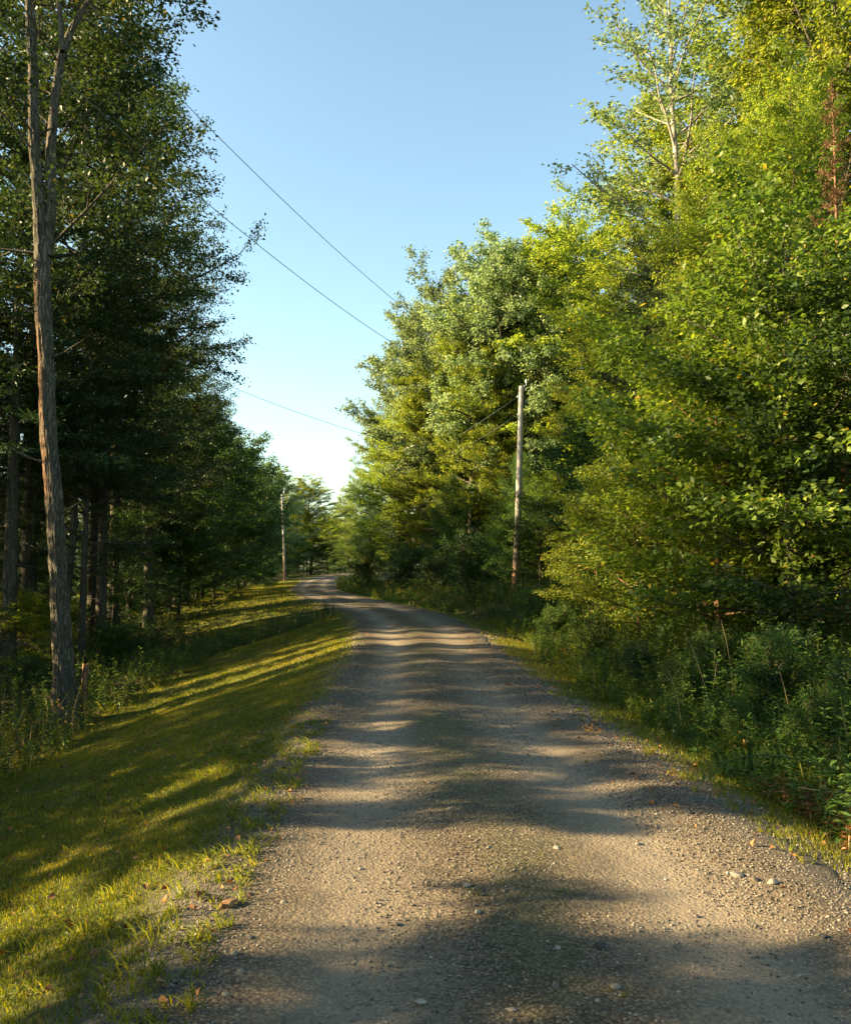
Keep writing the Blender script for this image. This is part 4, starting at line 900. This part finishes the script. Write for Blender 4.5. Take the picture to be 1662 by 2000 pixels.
def sprig():
    # arching stem with paired leaves hanging over the verge
    P0 = np.array(at(1530, 1478, 6.4)); P1_ = np.array(at(1375, 1508, 6.15)); n = 14; t = np.linspace(0, 1, n)
    pts = P0 + (P1_ - P0) * t[:, None] + np.array([0, 0, .05]) * np.sin(t * 3.1)[:, None]; foot = P0 + np.array([.5, .25, 0]); foot[2] = float(H(foot[0], foot[1]))
    pts = np.concatenate([[foot, foot + (P0 - foot) * [.3, .3, .75]], pts]); o_ = pts[0].copy(); pts = pts - o_
    e = bpy.data.objects.new('arching_plant', None); COL.objects.link(e); e.location = o_; tag(e, 'arching stem with paired pale leaves leaning over the right verge', 'plant')
    T = Tubes(); T.add(pts, np.linspace(.006, .002, len(pts)), 6); T.build('stem', M['weedstem'], e)
    q = pts[2:]; P_, D_ = [], []
    for i in range(n):
        for s in (1, -1): P_.append(q[i]); D_.append((-.35, -.2, s * .9))
    P_, D_ = np.array(P_), np.array(D_) + np.random.default_rng(1).normal(0, .2, (len(P_), 3))
    V, F = kites(P_, D_, unit(np.tile([[.2, -1, .3]], (len(P_), 1))), np.full(len(P_), .095), np.full(len(P_), .03), .1, .1); mk('leaves', V, F3=F, mat=M['weed'], parent=e, rnd=np.full(len(V), .8))
sprig()
def stalk(px0, py0, px1, py1, Y, lab, bend=.2, r=.004):
    a = np.array(at(px0, py0, Y)); a[2] = float(H(a[0], a[1])); b = np.array(at(px1, py1, Y)); t = np.linspace(0, 1, 9)[:, None]; pts = (b - a) * t + np.array([bend, 0, 0]) * (t * (1 - t)) * np.linalg.norm(b - a)
    T = Tubes(); T.add(pts, np.linspace(r, r * .4, 9), 5, .9); o = T.build('dry_stalk', M['drystalk']); o.location = a; tag(o, lab, 'stalk', 'pale dry stalks')
stalk(1395, 1410, 1340, 1240, 8.8, 'long pale bent stalk in the middle of the right weeds')
stalk(1425, 1340, 1408, 1210, 9.5, 'pale upright stalk right of the long bent one')
stalk(1330, 1370, 1305, 1310, 9.2, 'short pale stalk left of the long bent one')
stalk(1545, 1380, 1515, 1290, 8.5, 'pale stalk leaning left in front of the dark hollow')
stalk(628, 1215, 621, 1165, 32, 'tall dark dead stalk in the weed strip by the road edge', .05, .012)
stalk(580, 1225, 574, 1180, 31.5, 'dead stalk left of the tallest one in the weed strip', .05, .01)
# dry twigs lying at the lower right
for i, (a, b, lab) in enumerate([((1560, 1540), (1655, 1549), 'pale dry twig lying level on the rust brown ferns'), ((1602, 1535), (1650, 1565), 'pale dry twig lying slanted over the level one')]):
    A, B = np.array(at(*a, 5.9)), np.array(at(*b, 5.9)); T = Tubes(); t = np.linspace(0, 1, 8)[:, None]; pts = (B - A) * t + np.random.default_rng(i).normal(0, .006, (8, 3)); T.add(pts, np.linspace(.005, .003, 8), 6, .9)
    o = T.build('twig', M['drystalk']); o.location = A; tag(o, lab, 'twig', 'dry twigs')
# golden tufts at the right verge
for px, py, lab in ((1155, 1440, 'orange yellow flowering tuft at the right road edge'), (1318, 1528, 'small orange yellow tuft nearer on the right road edge')):
    x, y, z = on_ground(px, py); gg = np.random.default_rng(px); n = 90; P_ = gg.normal(0, .045, (n, 3)) * [1.2, 1, .5] + [0, 0, .06]; D_ = gg.normal(0, 1, (n, 3)); D_[:, 2] = abs(D_[:, 2])
    V, F = kites(P_, unit(D_), unit(gg.normal(0, 1, (n, 3))), np.full(n, .022), np.full(n, .012)); o = mk('flowering_tuft', V, F3=F, mat=M['flower'], rnd=np.repeat(gg.random(n), 4)); o.location = (x, y, z); tag(o, lab, 'plant')
#==END==
print('VERTS', sum(len(me.vertices) for me in bpy.data.meshes))
